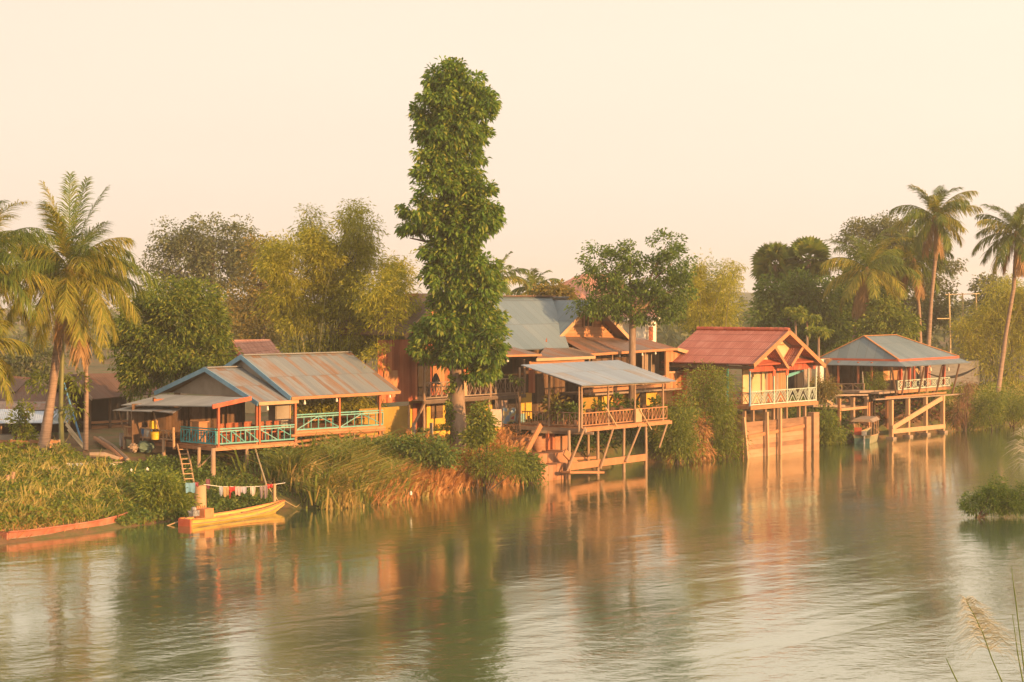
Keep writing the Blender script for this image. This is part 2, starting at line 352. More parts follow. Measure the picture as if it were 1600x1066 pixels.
# the near bank the photograph was taken from (below the frame)
mb = MB(); xs = [-60, -30, -14, -6, 0, 6, 14, 30, 60]; prof = [(-30, 9.0), (2, 8.8), (10, 7.5), (18, 4.2), (30, -.8)]
for i in range(len(xs) - 1):
    for j in range(len(prof) - 1):
        (y0, z0), (y1, z1) = prof[j], prof[j + 1]
        mb.face([(xs[i], y0, z0), (xs[i + 1], y0, z0), (xs[i + 1], y1, z1), (xs[i], y1, z1)])
nb = mb.build('near_bank', g.data.materials[0], base=(0, 0, 0)); nb['kind'] = 'structure'

# distant hills
hx = np.linspace(-1100, 1100, 90); hyv = np.array([640, 700, 780, 900, 1050.])
rr = np.random.default_rng(3); ph = rr.random(6) * 6
hz = sum(np.sin(hx / L + p_) * a for L, p_, a in ((160, ph[0], 5), (70, ph[1], 3), (31, ph[2], 1.6))) + 6
HX, HY = np.meshgrid(hx, hyv, indexing='ij'); HZ = hz[:, None] * np.array([-.2, .55, .95, 1.15, -.3])[None] + 0
ii = (np.arange(89)[:, None] * 5 + np.arange(4)[None]).ravel()
t = NT('hill_forest'); o = t.obj(); t.bsdf(t.ramp(t.noise(o, .06, 6, .7), [(.03, .05, .02), (.07, .09, .035), (.1, .1, .05)], .3, .7), .95, t.noise(o, .12, 5), 1, 3)
hl = npmesh('hills', np.stack([HX, HY, HZ], -1).reshape(-1, 3), 4, t.m, faces=np.stack([ii, ii + 5, ii + 6, ii + 1], -1), smooth=True); hl['kind'] = 'structure'

# the warm evening haze
mb = MB(); mb.hexa([(-1300, -150, -6), (1300, -150, -6), (1300, 1300, -6), (-1300, 1300, -6),
                    (-1300, -150, 32), (1300, -150, 32), (1300, 1300, 32), (-1300, 1300, 32)])
t = NT('haze_air'); pv = t.n('VolumePrincipled'); pv.inputs['Color'].default_value = (1.0, .93, .84, 1); pv.inputs['Density'].default_value = .0005
pv.inputs['Anisotropy'].default_value = .2
t.l(pv.outputs[0], t.out.inputs['Volume'])
hz_o = mb.build('haze', t.m, base=(0, 0, 0)); hz_o['kind'] = 'stuff'
# ------------------------------------------------------------------ building pieces
def planks(mb, a, b, z0, z1, w=.18, t=.03, r=RND, zt=None, n=None):
    """an upright plank wall along a-b; zt(k) gives the top at fraction k"""
    a, b = V(a), V(b); d = b - a; d.z = 0; L = d.length; d /= L; nn = V((d.y, -d.x, 0)); k = max(1, int(L / w)); ww = L / k
    for i in range(k):
        c = a + d * (ww * (i + .5)); top = zt((i + .5) / k) if zt else z1; o = r.uniform(-.006, .006)
        if top - z0 < .03: continue
        mb.box(V((c.x, c.y, (z0 + top) / 2)) + nn * o, d * (ww / 2 - .004), nn * t / 2, Z * ((top - z0) / 2))
def boards(mb, a, b, z0, z1, w=.2, t=.03, r=RND, cut=None):
    """horizontal boards along a-b; cut(k) gives (from, to) fractions at height fraction k"""
    a, b = V(a), V(b); d = b - a; d.z = 0; L = d.length; d /= L; nn = V((d.y, -d.x, 0)); k = max(1, int((z1 - z0) / w)); hh = (z1 - z0) / k
    for i in range(k):
        f0, f1 = cut((i + .5) / k) if cut else (0, 1)
        if f1 - f0 < .02: continue
        c = a + d * (L * (f0 + f1) / 2); o = r.uniform(-.008, .008)
        mb.box(V((c.x, c.y, z0 + hh * (i + .5))) + nn * o, d * (L * (f1 - f0) / 2), nn * t / 2, Z * (hh / 2 - .004))
def rail(mb, p, q, h, style='x', n=6, w=.045, low=.1, top=.08):
    p, q = V(p), V(q); f = lambda k, e: p.lerp(q, k) + Z * (low + (h - low) * e)
    mb.beam(f(0, 1), f(1, 1), top, top * .8); mb.beam(f(0, 0), f(1, 0), w * 1.3, w * 1.3)
    if style == 'truss':
        mb.beam(f(0, .84), f(1, .84), w, w)
        for i in range(n + 1): mb.beam(f(i / n, 0), f(i / n, .84), w, w)
        for i in range(n):
            a, b = i / n, (i + 1) / n
            mb.beam(f(a, .84), f(b, 0), w * .8, w * .8) if p.x < 1e9 and style else 0
            for k in (1 / 3, 2 / 3): mb.beam(f(a + (b - a) * k, 0), f(a + (b - a) * k, .84), w * .7, w * .7)
    if style == 'trussv':
        mb.beam(f(0, .84), f(1, .84), w, w)
        for i in range(n + 1): mb.beam(f(i / n, 0), f(i / n, .84), w, w)
        for i in range(n):
            a, b = i / n, (i + 1) / n
            if i % 2: mb.beam(f(a, .84), f(b, 0), w * .8, w * .8)
            else: mb.beam(f(a, 0), f(b, .84), w * .8, w * .8)
            for k in (1 / 3, 2 / 3): mb.beam(f(a + (b - a) * k, 0), f(a + (b - a) * k, .84), w * .7, w * .7)
    if style == 'x':
        for i in range(n + 1): mb.beam(f(i / n, 0), f(i / n, 1), w, w)
        for i in range(n):
            mb.beam(f(i / n, 0), f((i + 1) / n, 1), w * .6, w * .6); mb.beam(f(i / n, 1), f((i + 1) / n, 0), w * .55, w * .55)
    if style == 'xx':
        for i in range(n):
            mb.beam(f(i / n, 0), f((i + 1) / n, 1), w * .9, w * .7); mb.beam(f(i / n, 1), f((i + 1) / n, 0), w * .85, w * .65)
            m = (i + .5) / n; e = .33 / n
            for a, b, c_, d_ in ((m - e, .5, m, .83), (m, .83, m + e, .5), (m + e, .5, m, .17), (m, .17, m - e, .5)): mb.beam(f(a, b), f(c_, d_), w * .6, w * .6)
        for k in (0, 1): mb.beam(f(k, 0), f(k, 1), w * 1.3, w * 1.3)
    if style == 'chev':
        for i in range(n):
            a, L = i / n, 1 / n
            for x0, y0, x1, y1 in ((0, 0, .5, 1), (.5, 1, 1, 0), (.22, 0, .5, .55), (.5, .55, .78, 0), (0, .5, .26, 1), (1, .5, .74, 1), (0, .25, .37, 1), (1, .25, .63, 1)):
                mb.beam(f(a + L * x0, y0), f(a + L * x1, y1), w * .8, w * .75)
    if style == 'picket':
        for i in range(n + 1): mb.beam(f(i / n, -.1), f(i / n, 1 + RND.uniform(-.02, .12)), w * .8, w * .6)
    return mb
def part(name, parent, mat, fn, label=None, smooth=False):
    mb = MB(); fn(mb); o = mb.build(name, M[mat] if isinstance(mat, str) else mat, parent, smooth=smooth)
    if label: o['label'] = label
    return o
def post(parent, p, top, r=.07, mat='post', name='stilt', sq=False, lean=(0, 0)):
    p = V(p); q = V((p.x + lean[0], p.y + lean[1], top))
    return part(name, parent, mat, (lambda mb: mb.beam(p, q, r * 2, r * 2, V((.6, .8, 0)))) if sq else
                (lambda mb: mb.tube([p, p.lerp(q, .5) + V((RND.uniform(-.03, .03), RND.uniform(-.03, .03), 0)), q], [r * 1.12, r, r * .92], 7)), smooth=not sq)
def gp(p, dz=-.25): return V((p.x, p.y, gz(p.x, p.y) + dz))

# ------------------------------------------------------------------ the teal railed cafe on stilts (left)
A = Fr(338, 697, 99, 46); zd = A.z
cafe = thing('stilt_cafe', 'open cafe on stilts with teal railings and stepped rusty tin roofs edged in blue', 'stilt house', gp(A.P(4, 2, 0), 0))
u1 = A.uat(463, 0); u2 = A.uat(598, 0); ul = 0.0; vb = 6.2
z2 = A.A(529, 668, 0).z
part('lower_deck', cafe, 'wood_orange', lambda mb: [mb.beam(A.P(0, v, zd - .05), A.P(u1, v, zd - .05), .19, .05) for v in np.arange(.1, vb, .2)] +
     [mb.beam(A.P(-.1, -.03, zd - .17), A.P(u1, -.03, zd - .17), .08, .17), mb.beam(A.P(-.04, 0, zd - .17), A.P(-.04, vb, zd - .17), .08, .17)])
part('upper_deck', cafe, 'wood_orange', lambda mb: [mb.beam(A.P(u1, v, z2 - .05), A.P(u2, v, z2 - .05), .19, .05) for v in np.arange(.1, vb, .2)] +
     [mb.beam(A.P(u1 - .1, -.03, z2 - .15), A.P(u2 + .15, -.03, z2 - .15), .08, .13)])
za, zb = A.A(461, 699, -.05).z, A.A(598, 680, -.05).z
for dz, vv_ in ((.0, -.06), (.22, .3), (.62, -.02)):
    part('floor_beam', cafe, 'wood_orange', lambda mb: mb.tube([A.P(u1 - .4, vv_, za + dz), A.P(u2 + .15, vv_, (zb if dz < .5 else za) + dz)], .075, 7))
for k in (0, .33, .66, 1):
    part('deck_strut', cafe, 'post', lambda mb: mb.beam(A.P(u1 + (u2 - u1) * k, .02, za - .1), A.P(u1 + (u2 - u1) * k, .02, z2 - .1), .1, .08))
# railings
rh = .86
um = A.uat(405, 0)
for a, b, n in ((.03, um, 3), (um, u1, 2)):
    part('railing', cafe, 'teal', lambda mb: rail(mb, A.P(a, 0, zd), A.P(b, 0, zd), rh, 'truss', n, .055))
uq = A.uat(531, 0)
for a, b in ((u1, uq), (uq, u2)):
    part('railing', cafe, 'teal', lambda mb: rail(mb, A.P(a, 0, z2 - .05), A.P(b, 0, z2 - .05), rh, 'trussv', 2, .055, .06))
vl = A.vat(283, 0)
part('railing', cafe, 'teal_deep_shaded', lambda mb: rail(mb, A.P(0, .06, zd), A.P(0, vl, zd), .86, 'truss', 4, .06), 'teal side railing with shade painted in')
# roof posts
eL1 = A.A(404, 629, -.5); eR1 = A.A(466, 625.5, -.5); eL2 = A.A(455, 620.5, -.6); eR2 = A.A(625, 611, -.6)
for px, v, top, m in ((341, 0, 637, 'redpaint'), (401, .1, 633, 'wood_red'), (405, 0, 633, 'wood_red'), (461, 0, 624, 'wood_red'), (530, 0, 616, 'wood_red'), (593, 0, 612, 'wood_red')):
    u = A.uat(px, v); zt = H - (top - YH) * A.P(u, v, 0).y / F + .1
    part('roof_post', cafe, m, lambda mb: mb.beam(A.P(u, v, zd - .1), A.P(u, v, zt), .12, .12, A.u))
for u in (.4, um, u1, uq, u2 - .1):
    part('roof_post', cafe, 'wood_dark', lambda mb: mb.beam(A.P(u, vb - .2, zd - .1), A.P(u, vb - .2, eL1.z + .1), .12, .12, A.u))
# upper roof
def gable(mbname, eL, eR, apex_px, apex_py, parent, mat, v0):
    uL, uR = A.loc(eL)[0], A.loc(eR)[0]; ap = A.B(apex_px, apex_py, uL); vr = A.loc(ap)[1]
    rR = A.P(uR, vr, ap.z + (eR.z - eL.z) * .4); bL = A.P(uL, 2 * vr - v0, eL.z + .25); bR = A.P(uR, 2 * vr - v0, eR.z + .25)
    part('front_roof', parent, mat, lambda mb: mb.slab(eL, eR, rR, ap, .05)); part('back_roof', parent, mat, lambda mb: mb.slab(bR, bL, ap, rR, .05))
    return uL, uR, ap, rR, bL, bR, vr
uL2, uR2, ap2, rR2, bL2, bR2, vr2 = gable('upper', eL2, eR2, 377, 555.5, cafe, 'tin_rust', -.6)
uL1, uR1, ap1, rR1, bL1, bR1, vr1 = gable('lower', eL1, eR1, 320.6, 575, cafe, 'tin_rust', -.5)
part('ridge_cap', cafe, 'tin_pale', lambda mb: mb.beam(ap2 + Z * .03, rR2 + Z * .03, .4, .05)); part('ridge_cap', cafe, 'tin_pale', lambda mb: mb.beam(ap1 + Z * .03, rR1 + Z * .03, .4, .05))
for e, ap, b, m in ((eL2, ap2, bL2, 'blue'), (eL1, ap1, bL1, 'blue')):
    o = -A.u * .04
    part('bargeboard', cafe, m, lambda mb: mb.beam(e + o - Z * .08, ap + o - Z * .08, .04, .24)); part('bargeboard', cafe, m, lambda mb: mb.beam(b + o - Z * .08, ap + o - Z * .08, .04, .24))
part('fascia', cafe, 'wood_orange', lambda mb: mb.beam(eL2 - Z * .08 - A.v * .03, eR2 - Z * .08 - A.v * .03, .04, .16))
part('fascia', cafe, 'wood_pale', lambda mb: mb.beam(eL1 - Z * .07 - A.v * .03, eR1 - Z * .07 - A.v * .03, .04, .18))
part('bargeboard', cafe, 'wood_orange', lambda mb: mb.beam(eR2 + A.u * .03 - Z * .08, rR2 + A.u * .03 - Z * .08, .04, .16))
def tri(mb, uu, vf, vbk, vr_, z0, zt): 
    mb.face([A.P(uu, vf, z0), A.P(uu, vbk, z0), A.P(uu, vr_, zt)][::-1]); mb.face([A.P(uu + .04, vf, z0), A.P(uu + .04, vbk, z0), A.P(uu + .04, vr_, zt)])
part('gable_wall', cafe, 'greywall', lambda mb: tri(mb, uL1 + .5, .35, 2 * vr1 - .4, vr1, eL1.z + .22, ap1.z - .12), 'plain grey gable panel')
part('gable_wall', cafe, 'greywall', lambda mb: tri(mb, uL2 + .3, .3, 2 * vr2 - .3, vr2, eL2.z + .22, ap2.z - .12))
# rafters
for uu in np.linspace(uL2 + .5, uR2 - .3, 8):
    part('rafter', cafe, 'wood_red', lambda mb: [mb.beam(A.P(uu, -.5, eL2.z - .05), A.P(uu, vr2, ap2.z - .12), .05, .1)])
part('tie_beam', cafe, 'wood_red', lambda mb: mb.beam(A.P(u1, .1, eL2.z - .1), A.P(u2, .1, eR2.z - .08), .1, .14))
part('tie_beam', cafe, 'wood_red', lambda mb: mb.beam(A.P(.3, vb - .3, eL1.z - .05), A.P(u2, vb - .3, eL1.z - .05), .1, .14))
# lean-to at the left end
Lf = A.A(331, 634.5, -.35); Rf = A.A(392, 621, -.35); uLo = A.loc(Lf)[0]; Lb = A.B(189, 633, uLo - .2); Rb = A.P(A.loc(Rf)[0], A.loc(Lb)[1], Rf.z - .1)
part('lean_to_roof', cafe, 'tin_pale', lambda mb: mb.slab(Lb, Lf, Rf, Rb, .05))
part('fascia', cafe, 'redpaint', lambda mb: mb.beam(Lf - A.v * .04 - Z * .04, Rf - A.v * .04 - Z * .04, .05, .22))
part('back_wall', cafe, 'wood_dark', lambda mb: planks(mb, A.P(-.9, vb, 0), A.P(u1 + 1.4, vb, 0), zd - 1.2, eL1.z - .2, .2))  # dark planks run on sideways, added to darken the open interior
# stilts
for px, py, v, r in ((311, 737, .9, .10), (333, 742, 0, .13), (385, 748, 0, .10), (397, 727, 1.6, .11), (443, 741, 0, .09), (472, 735, 1, .09), (512, 735, 0, .09), (566, 722, 0, .09), (597, 712, .2, .1), (350, 722, 3, .1), (420, 720, 3, .1), (480, 712, 3, .1), (545, 705, 3, .1)):
    u = A.uat(px, v); p = A.P(u, v, 0); post(cafe, gp(p, -.2), (zd if u < u1 else za + .1) - .1, r, 'post')
part('brace', cafe, 'post', lambda mb: mb.beam(A.P(A.uat(443, 0), 0, zd - 1.0), A.P(u1 + .1, 0, zd - .2), .1, .1))
part('brace', cafe, 'post', lambda mb: mb.beam(A.P(A.uat(585, 0), 0, zd - .9), A.P(u2 + .1, .1, za - .0), .12, .12))
part('brace', cafe, 'post', lambda mb: mb.beam(A.P(A.uat(315, .6), .6, zd - 1.0), A.P(A.uat(335, .1), .1, zd - .3), .06, .06))

# ladder
lt = A.P(-.25, vl - .3, zd - .02)
lt = A.B(277, 698, -.2); lb1 = onground(289, 754, 97)
ladder = thing('ladder', 'rough wooden ladder leaning from grassy bank up to the teal railed deck', 'ladder', lb1)
sdv = (A.u * .45 - A.v * .15)
for k in (0, 1):
    part('ladder_rail', ladder, 'wood_pale', lambda mb: mb.tube([lb1 + sdv * k - Z * .1, (lb1 + lt) / 2 + sdv * k + A.u * .05, lt + sdv * k + Z * .12], [.05, .045, .045], 6))
for i in range(7):
    k = (i + .7) / 7.3; p = lb1.lerp(lt, k); part('rung', ladder, 'wood_pale', lambda mb: mb.beam(p - sdv * .06, p + sdv * 1.08, .05, .045))

# annex platform with its own sheet roof
an = thing('kitchen_platform', 'raised kitchen platform with picket sides and a patched sheet roof left of the cafe ladder', 'platform', onground(258, 736, 100))
uA = -.35; vA = A.vat(256, uA); pA = A.P(uA, vA, 0); zf = H - (686 - YH) * pA.y / F
vA2 = A.vat(194, uA)
part('platform_floor', an, 'wood_dark', lambda mb: [mb.beam(A.P(uA, vA + (vA2 - vA) * k, zf - .05), A.P(uA + 2.2, vA + (vA2 - vA) * k, zf - .05), .22, .06) for k in np.linspace(0, 1, 14)] + [mb.beam(A.P(uA - .03, vA, zf - .12), A.P(uA - .03, vA2, zf - .12), .08, .12)])
part('picket_side', an, 'wood_pale', lambda mb: rail(mb, A.P(uA, vA2, zf - .05), A.P(uA, vA + 1.2, zf - .05), .55, 'picket', 22, .045, .05, .06))
part('picket_side', an, 'post', lambda mb: rail(mb, A.P(uA, vA + 1.0, zf - .05), A.P(uA, vA - .9, zf - .05), .5, 'picket', 6, .06, .05, .06))
for v in (vA, vA2, (vA + vA2) / 2):
    post(an, gp(A.P(uA, v, 0)), zf, .1)
    post(an, gp(A.P(uA + 2, v, 0)), zf, .1)
zr = A.A(235, 643, A.vat(235, uA - .6)).z
c1 = A.B(236, 643, uA - .7); c2 = A.B(176, 641, uA - .7); c3 = A.P(uA + 1.6, A.loc(c2)[1], c2.z + .35); c4 = A.P(uA + 1.6, A.loc(c1)[1], c1.z + .35)
part('sheet_roof', an, 'tin_pale', lambda mb: mb.slab(c2, c1, c4, c3, .04))
d1 = A.B(269, 645, uA - .6); d2 = A.B(249, 639, uA - .3)
part('sheet_roof', an, 'tin_rust', lambda mb: mb.slab(A.B(238, 642, uA - .65), A.B(270, 645.5, uA - .75), A.B(284, 637, uA + .5), A.B(250, 636, uA + .5), .03), 'loose rusty sheet')
for a_, b_ in (((186, 643), (193, 672)), ((240, 645), (248, 671))):
    part('roof_post', an, 'post', lambda mb: mb.tube([A.B(*b_, uA), A.B(*a_, uA - .3)], .05, 6))
for a_, b_ in (((271, 668), (272, 702)),):
    part('side_post', an, 'wood_pale', lambda mb: mb.tube([A.B(*b_, uA), A.B(*a_, uA)], .07, 6))

# ------------------------------------------------------------------ dark barn and low sheds (far left)
B_ = Fr(150, 690, 119, 44)
barn = thing('barn', 'dark open barn under a wide dull brown tin roof behind the thin palm trunk', 'barn', gp(B_.P(4, 1, 0), 0))
e1 = B_.A(145, 624, -.5); e2 = B_.A(272, 612, -.5); r1 = B_.B(107, 585, B_.loc(e1)[0]); r2 = B_.P(B_.loc(e2)[0], B_.loc(r1)[1], r1.z)
part('front_roof', barn, 'tin_dark', lambda mb: mb.slab(e1, e2, r2, r1, .06))
vr = B_.loc(r1)[1]; ub, ue = B_.loc(e1)[0], B_.loc(e2)[0]
part('back_roof', barn, 'tin_dark', lambda mb: mb.slab(B_.P(ue, 2 * vr + .5, e1.z), B_.P(ub, 2 * vr + .5, e1.z), r1, r2, .06))
part('bargeboard', barn, 'wood_grey', lambda mb: mb.beam(e1 - B_.u * .05, r1 - B_.u * .05, .05, .2))
gl = gz(B_.P(0, 0, 0).x, B_.P(0, 0, 0).y)
part('back_wall', barn, 'dark', lambda mb: planks(mb, B_.P(ub + .3, 5, 0), B_.P(ue, 5, 0), gl - .2, e1.z + 1, .25))  # near-black planks paint the barn's inner shade onto its walls
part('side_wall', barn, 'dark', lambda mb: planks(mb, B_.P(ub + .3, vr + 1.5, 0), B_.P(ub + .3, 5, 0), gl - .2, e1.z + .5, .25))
for k in np.linspace(.02, .98, 5): post(barn, gp(B_.P(ub + (ue - ub) * k, 0, 0)), e1.z + .12, .09, 'wood_dark', 'post')
part('bench', barn, 'wood_orange', lambda mb: [mb.box(B_.P(ub + 2.6, .4, gl + .42), B_.u * 2.4, B_.v * .4, Z * .05), mb.box(B_.P(ub + 2.6, .6, gl + .05), B_.u * 2.5, B_.v * .5, Z * .16)])
shed = thing('low_shed', 'low brown roofed shed with a pale blue sheet awning at the left edge', 'shed', gp(at(40, 690, 116), 0))
S_ = Fr(90, 690, 114, 20)
part('roof', shed, 'tin_dark', lambda mb: mb.slab(at(-60, 640, 116), at(120, 638, 117), at(95, 602, 124), at(-60, 604, 123), .05))
part('gable_roof', shed, 'tin_dark', lambda mb: mb.slab(at(-60, 625, 121), at(24, 612, 121), at(48, 590, 127), at(-60, 580, 127), .05))
part('lower_roof', shed, 'tin_brown', lambda mb: mb.slab(at(-60, 646, 114), at(88, 639.5, 115), at(84, 628, 118), at(-60, 626, 118), .05))
part('awning', shed, 'tin_skyblue', lambda mb: mb.slab(at(-60, 662, 110.5), at(76, 660.5, 111.5), at(96, 640, 115.5), at(-60, 639, 114.5), .04))
part('awning', shed, 'tin_grey', lambda mb: mb.slab(at(64, 664, 111), at(110, 660, 113), at(112, 636, 117), at(90, 640, 115), .04))
part('wall', shed, 'wood_grey', lambda mb: planks(mb, at(-60, 700, 117), at(112, 700, 119), 1.8, at(0, 628, 118).z, .25))
part('doorway', shed, 'dark', lambda mb: mb.box(at(60, 685, 116.6), V((3, .1, 0)), V((0, .15, 0)), Z * 1.0))
for px in (2, 70, 108): post(shed, gp(at(px, 700, 112)), at(0, 655, 112).z, .06, 'post', 'post')
porch = thing('concrete_porch', 'grey concrete porch with a plain low wall below the blue awning', 'porch', gp(at(35, 700, 112), 0))
part('wall', porch, 'greywall', lambda mb: mb.box(at(18, 694, 111.5) - Z * .2, V((1.9, .2, 0)), V((-.1, .6, 0)), Z * .75))
part('step', porch, 'greywall', lambda mb: mb.box(at(18, 681, 111.9), V((2.0, .2, 0)), V((-.1, .75, 0)), Z * .06))
pen = thing('plank_fence', 'low fence of weathered orange planks in front of the concrete porch', 'fence', onground(30, 708, 106))
pf = [onground(x, 708, 106) for x in (-15, 17, 48, 80, 92)]
for p in pf: part('post', pen, 'post', lambda mb: mb.beam(p - Z * .2, p + Z * .72, .12, .12))
for z_ in (.35, .62): 
    part('plank', pen, 'wood_orange', lambda mb: [mb.beam(pf[i] + Z * z_ - V((0, .07, 0)), pf[i + 1] + Z * (z_ + RND.uniform(-.06, .06)) - V((0, .07, 0)), .05, .16) for i in range(4)])
# pink roofed house further back
ph_ = thing('tiled_house', 'small house with a pink ribbed tile roof peeping above the cafe ridge', 'house', gp(at(400, 600, 136), 0))
D_ = Fr(400, 556, 136, 40)
a0, a1 = D_.A(380, 560, 0), D_.A(440, 552, 0); q0 = D_.B(362, 531, D_.loc(a0)[0]); q1 = D_.P(D_.loc(a1)[0], D_.loc(q0)[1], q0.z)
part('front_roof', ph_, 'tile_pink', lambda mb: mb.slab(a0, a1, q1, q0, .06)); vv0 = D_.loc(q0)[1]
part('back_roof', ph_, 'tile_pink', lambda mb: mb.slab(D_.P(D_.loc(a1)[0], 2 * vv0, a0.z), D_.P(D_.loc(a0)[0], 2 * vv0, a0.z), q0, q1, .06))
part('bargeboard', ph_, 'redpaint', lambda mb: mb.beam(a0 - D_.u * .05 - Z * .1, q0 - D_.u * .05 - Z * .1, .05, .3))
part('wall', ph_, 'cream', lambda mb: mb.box((D_.P(D_.loc(a0)[0] + 2, vv0, 0) + Z * 4), D_.u * 1.5, D_.v * (vv0 - .4), Z * 2.2))
# ------------------------------------------------------------------ the big two gabled timber house (middle)
C = Fr(663, 625, 112, 53); zc = C.z; ZG = 2.35
big = thing('timber_house', 'large two storey timber house with two gables and a long balcony behind the tall tree', 'timber house', gp(C.P(6, 3, 0), 0))
def cu(px, v): return C.uat(px, v)
uE = cu(819, 0)
def wall_x(parent, Fm, px0, px1, v, z0, z1, mat, name='wall', kind='planks', w=.2, label=None, t=.03):
    a, b = Fm.P(Fm.uat(px0, v), v, 0), Fm.P(Fm.uat(px1, v), v, 0)
    if kind == 'planks': fn = lambda mb: planks(mb, a, b, z0, z1, w, t)
    elif kind == 'boards': fn = lambda mb: boards(mb, a, b, z0, z1, w, t)
    else: fn = lambda mb: mb.box((a + b) / 2 + Z * ((z0 + z1) / 2), (b - a) / 2, Fm.v * t, Z * (z1 - z0) / 2)
    return part(name, parent, mat, fn, label)
# balcony
part('balcony_floor', big, 'wood_grey', lambda mb: [mb.beam(C.P(-.1, v, zc - .05), C.P(uE, v, zc - .05), .19, .05) for v in np.arange(.1, 3.2, .2)] + [mb.beam(C.P(-.15, -.04, zc - .15), C.P(uE + .1, -.04, zc - .15), .08, .2)])
um_ = cu(767, 0)
part('balcony_railing', big, 'wood_grey', lambda mb: rail(mb, C.P(0, 0, zc), C.P(um_, 0, zc), .98, 'x', 12, .05))
part('balcony_railing', big, 'wood_grey', lambda mb: rail(mb, C.P(um_, 0, zc), C.P(uE, 0, zc), .98, 'x', 7, .05))
part('balcony_panel', big, 'wood_pale', lambda mb: mb.box(C.P(cu(726, -.06), -.06, zc + .55), C.u * .22, C.v * .03, Z * .46))
zp = C.A(660, 555, -.2).z
for px, top in ((663, zp), (766, zp - .3), (819, zp - .5)):
    post(big, C.P(cu(px, 0), 0, zc - .2), top, .075, 'post', 'balcony_post')
for px, lx in ((664, 0), (716, 0), (819, .25), (766, 0)):
    p = C.P(cu(px, 0), .1, 0); post(big, gp(p), zc - .1, .085, 'post', 'post', lean=(-lx, 0))
part('brace', big, 'post', lambda mb: mb.beam(C.P(cu(641, -.0), 0, 2.9), C.P(.1, 0, zc - .1), .12, .1))
# upper walls
vW = 2.6
wall_x(big, C, 590, 652, .9, zc - .1, zp + .9, 'wood_red', w=.17)
wall_x(big, C, 612, 618, .84, zc + .2, zc + 1.5, 'wood_orange', 'shutter', 'boards'); 
wall_x(big, C, 600, 621, .8, zc + .55, zc + 1.75, 'wood_orange', 'shutter', w=.3)
wall_x(big, C, 648, 770, 3.0, zc, zp + .6, 'wood_red', w=.17)
wall_x(big, C, 676, 699, 2.9, zc + .3, zc + 1.8, 'wood_orange', 'shutter', w=.28)
wall_x(big, C, 704, 712, 2.9, zc + .3, zc + 1.8, 'cream', 'shutter', 'slab')
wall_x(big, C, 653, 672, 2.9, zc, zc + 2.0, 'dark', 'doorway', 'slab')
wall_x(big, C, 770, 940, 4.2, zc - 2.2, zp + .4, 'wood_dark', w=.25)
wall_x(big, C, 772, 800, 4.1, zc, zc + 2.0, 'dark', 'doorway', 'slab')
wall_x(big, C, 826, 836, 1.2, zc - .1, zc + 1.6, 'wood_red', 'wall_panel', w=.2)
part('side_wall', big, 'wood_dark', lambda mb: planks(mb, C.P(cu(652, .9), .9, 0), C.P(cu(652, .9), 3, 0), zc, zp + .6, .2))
# ground floor
wall_x(big, C, 560, 637, .9, ZG - .3, zc - .35, 'yellow_shaded', 'lower_wall', 'slab', t=.06, label='flat yellow lower wall with shade painted in')
wall_x(big, C, 637, 640, .84, ZG - .3, zc - .3, 'wood_pale', 'corner_trim', 'slab')
wall_x(big, C, 640, 830, 2.9, ZG - .3, zc - .2, 'yellow', 'lower_wall', 'slab', t=.05)
wall_x(big, C, 645, 664, 2.8, ZG - .2, zc - .4, 'wood_red', 'door', w=.25)
wall_x(big, C, 674, 692, 1.9, ZG + 1.05, zc - .25, 'wood_dark', 'window', 'boards')
wall_x(big, C, 666, 694, 2.0, ZG - .2, zc - .25, 'yellow', 'lower_wall', 'slab', t=.04)
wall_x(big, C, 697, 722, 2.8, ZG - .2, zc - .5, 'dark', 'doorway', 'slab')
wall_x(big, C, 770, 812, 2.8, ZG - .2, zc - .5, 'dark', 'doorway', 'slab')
# roofs
gv = .25
aL = C.A(694, 458.5, gv); bL_ = C.A(632, 524, gv); ua_ = C.loc(aL)[0]; ubl = C.loc(bL_)[0]; ubr = 2 * ua_ - ubl; bR_ = C.P(ubr, gv, bL_.z)
gv2 = 2.0
a2 = C.A(928, 469, gv2); b2 = C.A(866, 534, gv2); ua2 = C.loc(a2)[0]; ub2 = C.loc(b2)[0]; ubr2 = 2 * ua2 - ub2; b2r = C.P(ubr2, gv2, b2.z)
vR = 5.5
rz = C.A(850, 463.5, vR).z
def gable_v(apex, lo, hi, vf, vbk, mat, tag_=''):
    u0, uA_, u1_ = C.loc(lo)[0], C.loc(apex)[0], C.loc(hi)[0]
    part('gable_roof', big, mat, lambda mb: mb.slab(C.P(u0, vbk, lo.z), lo, apex, C.P(uA_, vbk, apex.z), .06))
    part('gable_roof', big, 'tin_brown', lambda mb: mb.slab(hi, C.P(u1_, vbk, hi.z), C.P(uA_, vbk, apex.z), apex, .06))
    for e in (lo, hi): part('bargeboard', big, 'wood_pale', lambda mb: mb.beam(e - C.v * .05 - Z * .1, apex - C.v * .05 - Z * .1, .05, .26))
gable_v(aL, bL_, bR_, gv, 6.2, 'tin_brown'); gable_v(a2, b2, b2r, gv2, 9, 'tin_grey')
def gable_wall(apex, lo, hi, v, inset, mat, z0):
    u0, uA_, u1_ = C.loc(lo)[0] + inset, C.loc(apex)[0], C.loc(hi)[0] - inset
    h = apex.z - .15 - z0
    part('gable_wall', big, mat, lambda mb: boards(mb, C.P(u0, v, 0), C.P(u1_, v, 0), z0, apex.z - .15, .2, .03, cut=lambda k: (k / 2, 1 - k / 2)))
gable_wall(aL, bL_, bR_, gv + .8, .35, 'wood_orange', bL_.z + .1)
gable_wall(a2, b2, b2r, gv2 + .9, .45, 'wood_orange', b2.z + .05)
